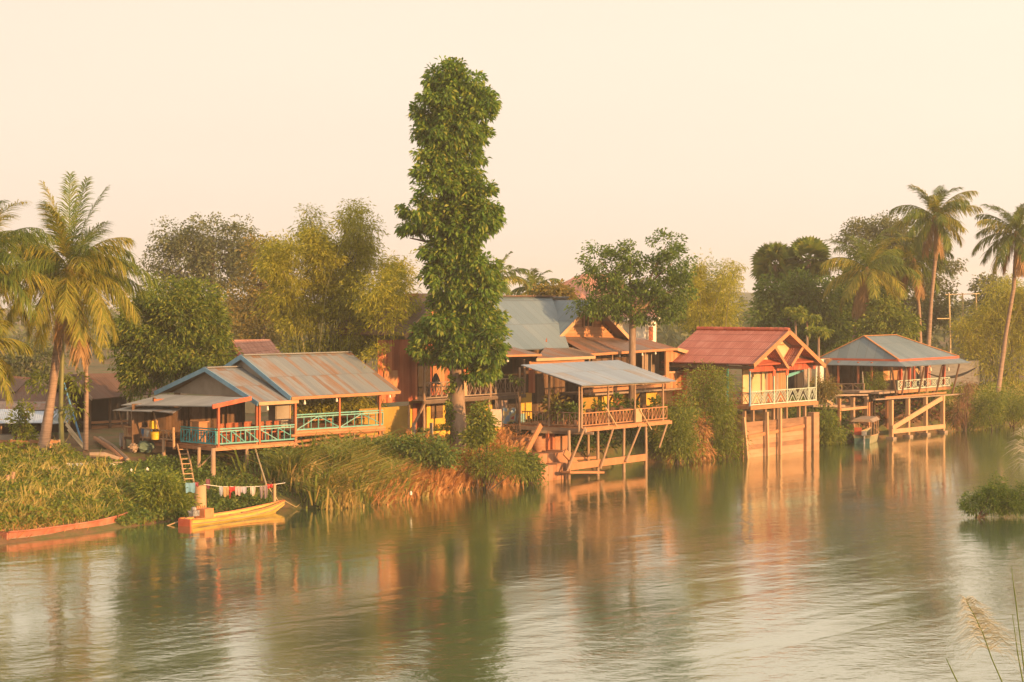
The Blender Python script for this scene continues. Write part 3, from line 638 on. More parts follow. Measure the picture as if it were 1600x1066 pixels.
# attic window in the right gable
wu0, wu1 = cu(911.5, gv2 + .85), cu(925, gv2 + .85); wz = C.A(918, 511, gv2 + .85).z; wt = C.A(918, 487, gv2 + .85).z
win = part('window', big, 'wood_orange', lambda mb: [mb.box(C.P(u, gv2 + .84, (wz + wt) / 2), C.u * .06, C.v * .06, Z * (wt - wz) / 2) for u in (wu0, (wu0 + wu1) / 2, wu1)] + [mb.box(C.P((wu0 + wu1) / 2, gv2 + .84, z_), C.u * (wu1 - wu0) / 2, C.v * .07, Z * .06) for z_ in (wz, wt)])
part('opening', win, 'dark', lambda mb: mb.box(C.P((wu0 + wu1) / 2, gv2 + .86, (wz + wt) / 2), C.u * (wu1 - wu0) / 2, C.v * .02, Z * (wt - wz) / 2))
# connecting ridge
m0 = C.A(740, 549, .9); m1 = C.A(890, 541, .9)
part('main_roof', big, 'tin_grey', lambda mb: mb.slab(C.P(ubr - .3, .9, m0.z), C.P(ub2 + .15, .9, m0.z), C.P(ua2, vR, rz), C.P(ua_ + .2, vR, rz), .06))
part('main_roof_back', big, 'tin_grey', lambda mb: mb.slab(C.P(ua2 + 2, 2 * vR - .9, m0.z), C.P(ua_ + .2, 2 * vR - .9, m0.z), C.P(ua_ + .2, vR, rz), C.P(ua2 + 2, vR, rz), .06))
part('ridge_cap', big, 'tin_brown', lambda mb: mb.beam(C.P(ua_ - .2, vR, rz + .03), C.P(ua2 + .2, vR, rz + .03), .5, .08))
f0, f1 = C.A(853, 537, 1.5), C.A(852, 480, 5.6)
part('flashing', big, 'wood_red', lambda mb: mb.beam(f0 + Z * .12, f1 + Z * .12, .16, .06))
part('porch_roof', big, 'tin_brown', lambda mb: mb.slab(C.A(646, 557, -.7), C.A(846, 553.5, -.7), C.A(800, 542, 1.2), C.A(650, 546, 1.2), .05))
part('fascia', big, 'wood_orange', lambda mb: mb.beam(C.A(690, 558.5, -.73), C.A(846, 555, -.73), .04, .13))
part('porch_roof', big, 'tin_brown', lambda mb: mb.slab(C.A(838, 560.5, -1.3), C.A(931, 556.5, -1.3), C.A(900, 543, 1.2), C.A(852, 542, 1.2), .05))
part('fascia', big, 'wood_pale', lambda mb: mb.beam(C.A(838, 562.5, -1.33), C.A(930, 558.5, -1.33), .05, .18))
wall_x(big, C, 827, 913, -.9, C.A(870, 569, -.9).z, C.A(870, 563, -.9).z, 'wood_orange', 'porch_board', 'boards', .1)
# skirt roof of the right wing
s_l, s_r = C.A(918, 553, -.3), C.A(1058, 544, -.3); t_l, t_r = C.A(872, 526, gv2 + .8), C.A(1004, 528.5, gv2 + .8)
part('skirt_roof', big, 'tin_brown', lambda mb: mb.slab(s_l, s_r, t_r, t_l, .06))
part('skirt_edge', big, 'wood_grey', lambda mb: mb.beam(C.A(858, 537, 2.4), s_l, .2, .16))
part('fascia', big, 'wood_orange', lambda mb: mb.beam(s_l - C.v * .03 - Z * .07, s_r - C.v * .03 - Z * .07, .04, .16))
k_r = C.A(1106, 558, -.3); k_b = C.A(1066, 545, gv2 + .8)
part('kitchen_roof', big, 'tin_brown', lambda mb: mb.slab(s_r, k_r, k_b + C.u * .5 - Z * .2, t_r, .06))
part('kitchen_fascia', big, 'wood_pale', lambda mb: mb.beam(s_r - C.v * .04 - Z * .08, k_r - C.v * .04 - Z * .08, .05, .24))
zk0, zk1 = C.A(1060, 606, 0).z, C.A(1060, 549, 0).z
# kitchen box
kz_s, kz_m, kz_t = C.A(1060, 582, 0).z, C.A(1060, 565, 0).z, C.A(1050, 547, 0).z
wall_x(big, C, 1044, 1084, .05, zk0, kz_s, 'wood_orange', 'kitchen_wall', w=.16)
wall_x(big, C, 1044, 1076, .05, kz_m, kz_t, 'wood_orange', 'kitchen_wall', w=.16)
wall_x(big, C, 1044, 1077, .3, kz_s, kz_m, 'dark', 'kitchen_window', 'slab')
wall_x(big, C, 1044, 1078, -.02, kz_s - .04, kz_s + .1, 'wood_pale', 'window_sill', 'slab', t=.08)
for a_, b_ in ((1039, 1044), (1076, 1078.5), (1082, 1084)): wall_x(big, C, a_, b_, .0, zk0, kz_t if a_ < 1070 else kz_m + .05, 'wood_orange', 'kitchen_post', 'slab', t=.07)
part('kitchen_side', big, 'wood_dark', lambda mb: planks(mb, C.P(cu(1084, .05), .05, 0), C.P(cu(1084, .05), 3, 0), zk0, kz_m, .2))
part('kitchen_floor', big, 'wood_grey', lambda mb: mb.box(C.P((cu(930, .0) + cu(1084, 0)) / 2, 1.5, zk0 - .08), C.u * ((cu(1084, 0) - cu(930, 0)) / 2), C.v * 1.5, Z * .06))
# gallery under the skirt roof
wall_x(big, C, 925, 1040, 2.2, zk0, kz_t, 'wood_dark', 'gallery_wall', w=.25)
wall_x(big, C, 1003, 1030, 1.5, zk0, kz_t - .2, 'wood_grey', 'shutter', w=.3)
for px in (921, 957, 1008): post(big, C.P(cu(px, .1), .1, zk0 - .1), s_r.z - .1, .06, 'post', 'gallery_post')
part('gallery_beam', big, 'wood_orange', lambda mb: mb.beam(C.A(912, 612, .1), C.A(1043, 601.5, .1), .12, .2))
part('gallery_rail', big, 'wood_orange', lambda mb: rail(mb, C.A(906, 609, 0), C.A(1040, 600, 0), .55, 'x', 12, .05))
part('floor_brace', big, 'wood_dark', lambda mb: mb.beam(C.A(948, 636, 1.2), C.A(962, 610, .2), .1, .1))
part('floor_brace', big, 'wood_dark', lambda mb: mb.beam(C.A(990, 636, 1.2), C.A(1004, 610, .2), .1, .1))
# yellow ground floor behind the terrace
for a_, b_, m in ((908, 938, 'yellow_shaded'), (940, 957, 'yellow'), (958, 967, 'wood_red'), (967, 985, 'yellow'), (992, 999, 'yellow'), (999, 1009, 'dark'), (1009, 1026, 'yellow'), (1026, 1052, 'wood_dark')):
    wall_x(big, C, a_, b_, 1.4, 2.3, zk0 - .1, m, 'lower_wall', 'slab', t=.05)
wall_x(big, C, 1052, 1086, 1.4, 2.3, zk0 - .5, 'redpaint', 'lower_wall', 'slab', t=.05)
wall_x(big, C, 985, 991, .9, 2.3, zk0, 'wood_dark', 'lower_post', 'slab', t=.1)
# hanging basket lamps
def lantern(p, label, s=.62):
    L = thing('hanging_lantern', label, 'lantern', p, 'lanterns hung under the eaves')
    part('cord', L, 'wood_dark', lambda mb: mb.tube([p, p - Z * .2 * s], .012, 4))
    part('shade', L, 'white', lambda mb: mb.lathe(p - Z * .58 * s, [(.02, .4 * s), (.07 * s, .36 * s), (.1 * s, .2 * s), (.13 * s, .06 * s), (.05 * s, 0)], 8), smooth=True)
lantern(C.A(1003.5, 548, -.2), 'pale basket lantern under the skirt roof right of the second tree trunk')
lantern(C.A(968, 550, -.2), 'pale basket lantern under the skirt roof left of the second tree trunk')
lantern(C.A(1024, 546, -.2), 'rightmost basket lantern under the brown skirt roof, beside the kitchen box')
lantern(C.A(793, 557, -.5), 'basket lantern under the brown porch roof right of the tall tree')
lantern(A.A(418, 631, -.3), 'white lantern under the lower cafe eave beside the red post')
lantern(A.A(476, 622, -.3), 'white lantern under the upper cafe eave near its left corner')
lantern(A.A(526, 618, -.3), 'white lantern under the upper cafe eave near the middle post')
lantern(A.A(609, 612, -.4), 'pale bell lantern hanging from the right end of the cafe eave')
# low yellow garden wall and laundry under the balcony
gw = thing('garden_wall', 'low bright yellow garden wall at the foot of the tall tree', 'wall', gp(C.P(cu(680, -.5), -.5, 0), 0))
for a_, b_, y0 in ((649, 710, 674), (760, 806, 668)):
    wall_x(gw, C, a_, b_, -.5, 1.9, C.A((a_ + b_) / 2, y0, -.5).z, 'yellow', 'wall_length', 'slab', t=.1)
wall_x(gw, C, 696, 701, -.55, 1.9, C.A(698, 663, -.5).z, 'yellow', 'pillar', 'slab', t=.16)
for px, lb in ((646.5, 'grey concrete post left of the low yellow wall'), (674, 'grey concrete post in front of the low yellow wall')):
    p = C.P(cu(px, -.9), -.9, 0); q = thing('fence_post', lb, 'post', gp(p, 0), 'grey posts by the yellow wall')
    part('shaft', q, 'greywall', lambda mb: mb.beam(gp(p), V((p.x, p.y, C.A(px, 661, -.9).z)), .15, .15))
def cloth(name, label, cat, Fm, px0, px1, py0, py1, v, mat, group, seed=0, shape=None):
    r = random.Random(seed); n, m = 9, 8; a, b = Fm.A(px0, py0, v), Fm.A(px1, py0, v); bot = Fm.A((px0 + px1) / 2, py1, v).z
    vs = []; fs = []
    for i in range(n + 1):
        for j in range(m + 1):
            k, e = i / n, j / m; kk = k if not shape else shape(k, e)
            p = a.lerp(b, kk); sag = .03 * math.sin(k * math.pi); p.z = p.z - sag - e * (p.z - bot) + .05 * e * math.sin(k * 7 + seed)
            p = p + Fm.v * (.05 * e * math.sin(k * 11 + seed) + .02 * math.sin(e * 5 + k * 3)); vs.append(p)
    mb = MB()
    idx = lambda i, j: i * (m + 1) + j
    mb.v = [tuple(p) for p in vs] + [tuple(p + Fm.v * .012) for p in vs]; N_ = len(vs)
    for i in range(n):
        for j in range(m):
            q = (idx(i, j), idx(i, j + 1), idx(i + 1, j + 1), idx(i + 1, j)); mb.f.append(q); mb.f.append(tuple(x + N_ for x in q[::-1]))
            mb.uv += [(i / n, j / m), (i / n, (j + 1) / m), ((i + 1) / n, (j + 1) / m), ((i + 1) / n, j / m)] * 1 + [(0, 0)] * 4
    o = mb.build(name, mat, None, base=a, smooth=True); return tagit(o, label, cat, group)
LG = 'laundry under the balcony'
M['cloth_white'] = flatc('pinkish_white_cloth', (.42, .33, .28)); M['cloth_teal'] = flatc('teal_cloth', (.18, .34, .36)); M['cloth_brown'] = flatc('brown_cloth', (.22, .16, .13))
t = NT('printed_cloth'); uvn = t.uv(); c = t.ramp(t.noise(uvn, 3.2, 1, .4), [(.18, .28, .42), (.22, .34, .46), (.42, .32, .1), (.36, .34, .28), (.38, .06, .05)], .36, .66); t.bsdf(c, .8); M['cloth_print'] = t.m
cloth('bed_sheet', 'plain pinkish white sheet hanging below the balcony', 'laundry', C, 767, 785, 639, 668, -.35, M['cloth_white'], LG, 1)
cloth('bed_sheet', 'blue and yellow printed sheet hanging below the balcony', 'laundry', C, 786, 808, 637, 670, -.4, M['cloth_print'], LG, 2)
cloth('towel', 'teal cloth hanging lowest at the right end of the laundry below the balcony', 'laundry', C, 806, 821, 646, 679, -.45, M['cloth_teal'], LG, 3)
cloth('blanket', 'brown blanket hanging highest, just under the balcony floor', 'laundry', C, 774, 794, 624, 641, .1, M['cloth_brown'], LG, 4)
cloth('dark_cloth', 'black cloth draped over the balcony railing left of the tall tree', 'cloth', C, 672, 690, 583, 600, .25, M['net'], None, 5, lambda k, e: .5 + (k - .5) * (.15 + .85 * e))

# ------------------------------------------------------------------ white house with hipped tile roof behind
Wf = Fr(960, 540, 152, 53)
wh = thing('white_house', 'tall white rendered house with a pink hipped tile roof standing behind the second tree', 'house', gp(Wf.P(2, 3, 0), 0))
e0 = Wf.A(905, 497, -.6); e1_ = Wf.A(1031, 490, -.6); zev = e0.z; u0, u1_ = Wf.loc(e0)[0], Wf.loc(e1_)[0]; dep = 9.0
ap_l = Wf.A(911, 428, 4.2); ap_r = Wf.A(962, 430, 4.2); ul_, ur_ = Wf.loc(ap_l)[0], Wf.loc(ap_r)[0]
Pq = lambda u, v, z: Wf.P(u, v, z)
part('roof', wh, 'tile_pink', lambda mb: [mb.face([Pq(u0, -.6, zev), Pq(u1_, -.6, zev), Pq(ur_, 4.2, ap_l.z), Pq(ul_, 4.2, ap_l.z)]), mb.face([Pq(u1_, -.6, zev), Pq(u1_, dep, zev), Pq(ur_, 4.2, ap_l.z)]),
     mb.face([Pq(u1_, dep, zev), Pq(u0, dep, zev), Pq(ul_, 4.2, ap_l.z), Pq(ur_, 4.2, ap_l.z)]), mb.face([Pq(u0, dep, zev), Pq(u0, -.6, zev), Pq(ul_, 4.2, ap_l.z)])])
b0 = Wf.A(897, 433, 6.5); part('rear_roof', wh, 'tile_pink', lambda mb: mb.slab(Wf.A(850, 466, 6.2), Wf.A(905, 466, 6.2), b0 + Wf.u * .6, b0, .08))
part('eave', wh, 'white', lambda mb: mb.box(Pq((u0 + u1_) / 2, dep / 2 - .3, zev - .16), Wf.u * ((u1_ - u0) / 2 + .02), Wf.v * (dep / 2 + .32), Z * .14))
uw1 = Wf.uat(1027, 0); part('wall', wh, 'whitewall', lambda mb: mb.box(Pq((u0 + .6 + uw1) / 2, dep / 2 - .3, (zev + 2) / 2 - .2), Wf.u * ((uw1 - u0 - .6) / 2), Wf.v * (dep / 2 - .4), Z * ((zev - 2.2) / 2)))
def wwin(px0, px1, py0, py1, mat):
    a, b = Wf.A(px0, py0, .02), Wf.A(px1, py1, .02)
    f = part('window', wh, 'white', lambda mb: mb.box((a + b) / 2, Wf.u * (abs(Wf.loc(b)[0] - Wf.loc(a)[0]) / 2 + .12), Wf.v * .06, Z * (abs(a.z - b.z) / 2 + .12)))
    part('shutter', f, mat, lambda mb: mb.box((a + b) / 2 - Wf.v * .05, Wf.u * abs(Wf.loc(b)[0] - Wf.loc(a)[0]) / 2, Wf.v * .05, Z * abs(a.z - b.z) / 2))
wwin(1012.5, 1019, 511, 532, 'wood_red'); wwin(988, 992, 510, 528, 'wood_red')

# ------------------------------------------------------------------ riverside terrace on stilts in front of the timber house
D = Fr(909, 668, 114, 53); zt_ = D.z; uD = D.uat(1042, 0); vD = 6.0
ter = thing('stilt_terrace', 'rustic restaurant terrace on tall stilts over the water under a bluish lean-to tin roof', 'terrace', V((D.o.x, D.o.y, 0)))
part('deck', ter, 'wood_orange', lambda mb: [mb.beam(D.P(-.1, v, zt_ - .05), D.P(uD + .3, v, zt_ - .05), .21, .05) for v in np.arange(.05, vD, .22)])
part('edge_beam', ter, 'wood_orange', lambda mb: mb.beam(D.P(-.15, -.1, zt_ - .17), D.P(uD + .35, -.1, zt_ - .17), .14, .2))
part('edge_beam', ter, 'wood_grey', lambda mb: mb.beam(D.P(-.12, 5.0, zt_ - .18), D.P(-.12, -.4, zt_ - .18), .14, .22))
part('edge_beam', ter, 'wood_grey', lambda mb: mb.beam(D.P(-.4, 3.4, zt_ - .36), D.P(.5, -.5, zt_ - .36), .12, .16))
ua, ub_ = D.uat(952, 0), D.uat(995, 0)
for a, b, n in ((0.05, ua, 8), (ua, ub_, 8), (ub_, uD, 8)):
    part('railing', ter, 'wood_orange', lambda mb: rail(mb, D.P(a, 0, zt_), D.P(b, 0, zt_), .82, 'x', n, .045))
part('railing', ter, 'post', lambda mb: rail(mb, D.P(0, .05, zt_), D.P(0, 2.6, zt_), .85, 'x', 6, .05)); part('railing', ter, 'post', lambda mb: rail(mb, D.P(0, 2.7, zt_), D.P(0, 4.4, zt_), .8, 'picket', 9, .05))
fl, fr_ = D.A(909, 602, -.5), D.A(1056, 595, -.5); tl, tr_ = D.B(814, 570, D.loc(fl)[0]), None
vt = D.loc(tl)[1]; tr_ = D.A(966, 562.5, vt)
part('tin_roof', ter, 'tin_blue', lambda mb: mb.slab(fl, fr_, tr_, tl, .05))
for px, rr_ in ((905, .06), (909, .07), (951, .07), (992, .07), (1036, .07)):
    u = D.uat(px, 0); post(ter, D.P(u, .02, zt_ - .3), fl.z + .05, rr_, 'post', 'roof_post')
for v in (2.4, 4.6): post(ter, D.P(0, v, zt_ - .3), fl.z + .2 * v, .065, 'post', 'roof_post')
part('roof_beam', ter, 'wood_grey', lambda mb: mb.beam(D.P(0, 0, fl.z - .1), D.P(uD + .3, 0, fr_.z - .1), .1, .14))
part('roof_beam', ter, 'wood_dark', lambda mb: mb.beam(D.P(0, 0, fl.z - .08), D.P(0, vt, tl.z - .1), .1, .14))
for px, yb, lean in ((889, 745, 0), (934, 740, 0), (975, 733, 0), (1009, 727, 0), (919, 728, 0)):
    v = -.05 if px != 919 else 3; u = D.uat(px, v); p = D.P(u, v, min(-.4, 0)); post(ter, p, zt_ - .1, .095, 'post')
for a_, b_, v in (((884, 742), (914, 668), -.3), ((938, 733), (958, 670), -.4), ((978, 722), (1001, 665), -.4), ((1030, 700), (1043, 660), -.1)):
    part('brace', ter, 'post', lambda mb: mb.tube([D.A(*a_, v), D.A(*b_, v)], .06, 6))
for a_, b_ in (((946, 636), (964, 666)), ((999, 639), (1018, 671))):
    part('pole', ter, 'bamboo_pole', lambda mb: mb.tube([D.A(*a_, -.25), D.A(*b_, -.25)], .04, 6))
part('hatch', ter, 'wood_pale', lambda mb: mb.box(D.P(D.uat(997, -.15), -.15, zt_ + .45), D.u * .35, D.v * .06, Z * .42), 'pale slatted box on the railing')
part('walkway', ter, 'wood_orange', lambda mb: mb.beam(D.A(889, 729.5, -.2), D.A(1008, 714.5, -.2), .1, .42))
part('walkway', ter, 'wood_orange', lambda mb: mb.beam(D.A(884, 738, -.5), D.A(938, 738, -.5), .6, .12)); part('walkway', ter, 'wood_orange', lambda mb: mb.beam(D.A(893, 717, 1.0), D.A(932, 715, 1.0), .1, .14))
part('walkway', ter, 'wood_orange', lambda mb: mb.beam(D.A(882, 706, -.1), D.A(904, 730, -.1), .1, .4))
part('stair', ter, 'wood_orange', lambda mb: mb.beam(D.A(822, 708, 1.6), D.A(845, 664, 1.6), .1, .34))
# orange stone landing under the terrace
st = thing('stone_landing', 'stepped orange stone landing below the left side of the stilt terrace', 'steps', onz(850, 745, 0))
for k, (xa, xb, y0, y1, v) in enumerate(((838, 884, 742, 727, .3), (832, 888, 727, 708, 1.1), (812, 890, 712, 682, 2.8))):
    a, b = D.P(D.uat(xa, v), v, 0), D.P(D.uat(xb, v), v, 0); z0, z1 = -.5, D.A((xa + xb) / 2, y1, v).z
    part('stone_course', st, 'stone', lambda mb: [mb.box((a.lerp(b, (i + .5) / 7)) + Z * ((z0 + z1) / 2 + RND.uniform(-.05, .05)) + D.v * .6, (b - a) / 14 * .97, D.v * (.6 + RND.uniform(-.05, .02)), Z * (z1 - z0) / 2) for i in range(7)])
jar = thing('clay_jar', 'round clay jar standing on the stone landing', 'jar', D.A(841, 707, 1.9))
jp = D.A(841, 706, 1.9); part('body', jar, 'stone', lambda mb: mb.lathe(jp, [(.18, 0), (.34, .15), (.42, .4), (.36, .68), (.2, .82), (.24, .9)], 12), smooth=True)
for px, lb in ((856, 'left of two square orange posts standing on the stone landing'), (863, 'right of two square orange posts standing on the stone landing')):
    p = D.A(px, 705, 2.4); q = thing('timber_post', lb, 'post', p, 'posts on the stone landing'); part('shaft', q, 'wood_red', lambda mb: mb.beam(p, V((p.x, p.y, zt_ - .3)), .2, .2))
# ------------------------------------------------------------------ red roofed bungalow over its sea wall
E = Fr(1171.6, 635, 131, 51); ze = E.z; uE_ = E.uat(1274.5, 0)
bung = thing('red_bungalow', 'small bungalow with a red tiled gable roof and a pale chevron railing', 'bungalow', gp(E.P(2.5, 3, 0), 0))
part('floor', bung, 'wood_orange', lambda mb: mb.box(E.P(uE_ / 2, 3.9, ze - .1), E.u * (uE_ / 2 + .1), E.v * 4.0, Z * .1))
part('edge_beam', bung, 'wood_orange', lambda mb: mb.beam(E.P(-.12, -.12, ze - .12), E.P(uE_ + .12, -.12, ze - .12), .06, .26))
pxs = [1171.6, 1209, 1229.5, 1263, 1274.5]; us = [E.uat(p, 0) for p in pxs]
zband = E.A(1172, 581, 0).z; ztop = E.A(1172, 567, 0).z
for i, u in enumerate(us): part('porch_post', bung, 'palegreen' if i else 'blue', lambda mb: mb.beam(E.P(u, 0, ze), E.P(u, 0, zband + .05), .1, .1, E.u))
for a, b, n in ((us[0], us[1], 2), (us[1], us[2], 1), (us[2], us[3], 2), (us[3], us[4], 1)):
    part('railing', bung, 'palegreen', lambda mb: rail(mb, E.P(a, 0, ze), E.P(b, 0, ze), .98, 'chev', n, .06, .08, .06))
part('side_railing', bung, 'wood_red', lambda mb: rail(mb, E.P(0, .05, ze), E.P(0, 1.9, ze), .9, 'x', 3, .05)); 
part('frieze', bung, 'redpaint', lambda mb: planks(mb, E.P(-.06, 0, 0), E.P(uE_ + .06, 0, 0), zband - .03, ztop, .16), 'orange red plank frieze')
for i in (1, 2): part('bracket', bung, 'redpaint', lambda mb: mb.box(E.P(us[i], -.02, zband - .18), E.u * .16, E.v * .04, Z * .2))
# walls: house starts at v=1.9
vw = 1.9
def ew(px0, px1, mat, kind='slab', z0=None, z1=None, v=vw, name='wall'): return wall_x(bung, E, px0, px1, v, z0 or ze, z1 or ztop, mat, name, kind, w=.16, t=.04)
ew(1160, 1187, 'cream'); ew(1187, 1199, 'wood_grey', name='door'); ew(1190, 1196, 'cream', name='door_panel', v=vw - .08); ew(1199, 1212, 'wood_red', 'planks', name='door')
ew(1212, 1216, 'wood_grey'); ew(1216, 1222, 'wood_orange', 'planks'); ew(1222, 1228, 'wood_orange', 'planks')
wn_s = part('sign_board', bung, 'cream', lambda mb: mb.box(E.A(1178, 586, vw - .1), E.u * .6, E.v * .03, Z * .14))
ew(1245, 1258, 'dark', v=4.5, name='doorway'); ew(1256, 1264, 'wood_grey', v=2.6, name='door'); ew(1228, 1262, 'dark', v=5.5, name='back_wall')  # near-black slabs stand in for the shade of the open porch
part('awning', bung, 'teal', lambda mb: mb.slab(E.A(1231, 590, 2.5), E.A(1231.5, 584, 2.5), E.A(1257, 578, 3.2), E.A(1256, 580, 3.2), .03), 'teal sheet awning')
# left side wall (facing the camera's left)
def sw(v0, v1, mat, z0, z1, kind='slab', name='side_wall', o=0):
    a, b = E.P(.1 - o, v0, 0), E.P(.1 - o, v1, 0)
    return part(name, bung, mat, (lambda mb: planks(mb, b, a, z0, z1, .17)) if kind == 'planks' else (lambda mb: mb.box((a + b) / 2 + Z * (z0 + z1) / 2, (b - a) / 2, E.u * .04, Z * (z1 - z0) / 2)))
zm = ze + 2.35
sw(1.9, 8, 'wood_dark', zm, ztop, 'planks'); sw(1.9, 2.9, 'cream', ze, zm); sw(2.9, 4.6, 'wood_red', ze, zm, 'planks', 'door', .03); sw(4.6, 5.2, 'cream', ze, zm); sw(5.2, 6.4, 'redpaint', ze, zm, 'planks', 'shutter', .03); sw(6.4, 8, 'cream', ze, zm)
part('corner_post', bung, 'teal_deep_shaded', lambda mb: mb.beam(E.P(0, 1.8, ze), E.P(0, 1.8, ztop), .14, .14))
part('lintel', bung, 'wood_red', lambda mb: mb.beam(E.P(0, 1.9, zm), E.P(0, 8, zm), .1, .16))
# roof
vo = -1.0
apx = E.A(1233, 516.5, vo); lo_ = E.A(1177, 569, vo); hi_ = E.A(1289, 570, vo); uAp, uLo_, uHi = [E.loc(p)[0] for p in (apx, lo_, hi_)]
vbk = E.vat(1090, uAp)
part('left_roof', bung, 'tile_red', lambda mb: mb.slab(E.P(uLo_, vbk, lo_.z), lo_, apx, E.P(uAp, vbk, apx.z), .1))
part('right_roof', bung, 'tile_red', lambda mb: mb.slab(hi_, E.P(uHi, vbk, hi_.z), E.P(uAp, vbk, apx.z), apx, .1))
part('ridge_tiles', bung, 'redpaint', lambda mb: [mb.tube([E.P(uAp, v, apx.z + .04), E.P(uAp, v + .36, apx.z + .07)], .15, 8) for v in np.arange(vo, vbk, .38)])
for e in (lo_, hi_): part('bargeboard', bung, 'wood_orange', lambda mb: mb.beam(e - E.v * .04 - Z * .12, apx - E.v * .04 - Z * .1, .06, .3))
part('eave_board', bung, 'wood_dark', lambda mb: mb.beam(E.P(uLo_ + .1, vo, lo_.z - .25), E.P(uLo_ + .1, vbk, lo_.z - .25), .05, .22))
zg0 = ztop
part('gable_wall', bung, 'cream', lambda mb: mb.face([E.P(uLo_ + .5, .02, zg0), E.P(uHi - .5, .02, zg0), E.P(uAp, .02, apx.z - .25)]))
part('gable_trim', bung, 'wood_orange', lambda mb: [mb.beam(E.P(uAp - .95, -.04, apx.z - 1.0), E.P(uAp + .95, -.04, apx.z - 1.0), .06, .1), mb.beam(E.P(uAp, -.04, apx.z - 1.0), E.P(uAp, -.04, apx.z - .3), .06, .1),
     mb.beam(E.P(uAp - .5, -.04, apx.z - 1.0), E.P(uAp, -.04, apx.z - .55), .05, .08), mb.beam(E.P(uAp + .5, -.04, apx.z - 1.0), E.P(uAp, -.04, apx.z - .55), .05, .08)])
# the two little porch gables in front
vp = -.95
p1, q1_ = E.A(1211, 542, vp), E.A(1231.5, 575, vp); p2, q2_ = E.A(1254, 541.5, vp), E.A(1236, 571, vp)
for p, q in ((p1, q1_), (p2, q2_)):
    part('porch_gable', bung, 'tile_red', lambda mb: mb.slab(q, q + E.v * .95, p + E.v * .95, p, .08)); part('porch_bargeboard', bung, 'wood_orange', lambda mb: mb.beam(p - E.v * .04 - Z * .05, q - E.v * .04 - Z * .05, .06, .22))
for a_, b_, c_, d_ in (((1185, 569.5), (1222, 567), (1219, 562), (1190, 562)), ((1242, 566), (1278, 563.5), (1268, 559), (1247, 560))):
    part('pent_roof', bung, 'redpaint', lambda mb: mb.slab(E.A(*a_, -.75), E.A(*b_, -.75), E.A(*c_, -.05), E.A(*d_, -.05), .1))
for px in (1163, 1176, 1195, 1208, 1214, 1228, 1248, 1257): post(bung, gp(E.P(E.uat(px, .5), .5, 0)), ze - .2, .1, 'post', sq=True)
# river wall
sea = thing('river_wall', 'plank retaining wall with timber posts rising from the water below the red bungalow', 'retaining wall', onz(1170, 711, 0))
vs_ = -1.3; ua, ub_ = E.uat(1164, vs_), E.uat(1262, vs_); zl, zr_ = E.A(1168, 660, vs_).z, E.A(1258, 651, vs_).z
part('wall_face', sea, 'plankwall', lambda mb: boards(mb, E.P(ua, vs_, 0), E.P(ub_, vs_, 0), -.7, (zl + zr_) / 2, .3, .12))
part('end_wall', sea, 'plankwall', lambda mb: boards(mb, E.P(ua, vs_ + .1, 0), E.P(ua, 3, 0), -.7, (zl + zr_) / 2 - .05, .3, .12))
part('end_pillar', sea, 'plankwall', lambda mb: [mb.box(E.P(E.uat(1260, vs_ - .1), vs_ - .1, (zr_ - .6) / 2), E.u * .32, E.v * .2, Z * (zr_ + .6) / 2), mb.box(E.P(E.uat(1271, vs_), vs_, (zr_ - .4) / 2), E.u * .38, E.v * .25, Z * (zr_ + .9) / 2)])
part('wale', sea, 'wood_orange', lambda mb: mb.beam(E.A(1168, 683, vs_ - .2), E.A(1256, 665.5, vs_ - .2), .12, .22))
for px, top, ln in ((1162, 652, .5), (1198, 644, .1), (1219, 638, 0)):
    a = E.P(E.uat(px + ln * 14, vs_ - .35), vs_ - .35, -.6); b = E.A(px, top, vs_ - .3); part('wall_post', sea, 'wood_pale', lambda mb: mb.beam(a, b, .19, .19, E.u))

# ------------------------------------------------------------------ hip roofed pavilion on a dock (right)
G = Fr(1403, 610, 149, 52.5); zp_ = G.z
pav = thing('dock_pavilion', 'open pavilion with a grey hipped tin roof and white lattice railing on a timber dock', 'pavilion', gp(G.P(2, 3, 0), 0))
v0 = -.7; c0 = G.A(1404, 562.5, v0); u0 = G.loc(c0)[0]; c1 = G.A(1498, 555.5, v0); u1_ = G.loc(c1)[0]; c3 = G.B(1279, 566, u0); v1 = G.loc(c3)[1]
ze_ = c0.z; vm = (v0 + v1) / 2
k0, k1 = G.A(1350, 525, vm), G.A(1400, 524, vm); uk0, uk1 = G.loc(k0)[0], G.loc(k1)[0]; zk = k1.z
uk0 = max(uk0, u0 + .6)
print('pavilion', u0, u1_, v0, v1, uk0, uk1, ze_, zk, c1.z, c3.z)
Q = G.P
part('front_roof', pav, 'tin_grey', lambda mb: mb.slab(Q(u0, v0, ze_), Q(u1_, v0, ze_), Q(uk1, vm, zk), Q(uk0, vm, zk), .06)); part('back_roof', pav, 'tin_grey', lambda mb: mb.slab(Q(u1_, v1, ze_), Q(u0, v1, ze_), Q(uk0, vm, zk), Q(uk1, vm, zk), .06))
def htri(mb, a, b, c): mb.face([a, b, c], [(0, 0), ((b - a).length, 0), ((b - a).length / 2, ((a + b) / 2 - c).length)])
part('end_roof', pav, 'tin_grey', lambda mb: htri(mb, Q(u0, v1, ze_), Q(u0, v0, ze_), Q(uk0, vm, zk))); part('end_roof', pav, 'tin_grey', lambda mb: htri(mb, Q(u1_, v0, ze_), Q(u1_, v1, ze_), Q(uk1, vm, zk)))
for a, b in ((Q(u0, v0, ze_), Q(uk0, vm, zk)), (Q(uk0, vm, zk), Q(uk1, vm, zk)), (Q(uk1, vm, zk), Q(u1_, v0, ze_)), (Q(u0, v1, ze_), Q(uk0, vm, zk))):
    part('hip_cap', pav, 'wood_orange', lambda mb: mb.beam(a + Z * .05, b + Z * .05, .2, .05))
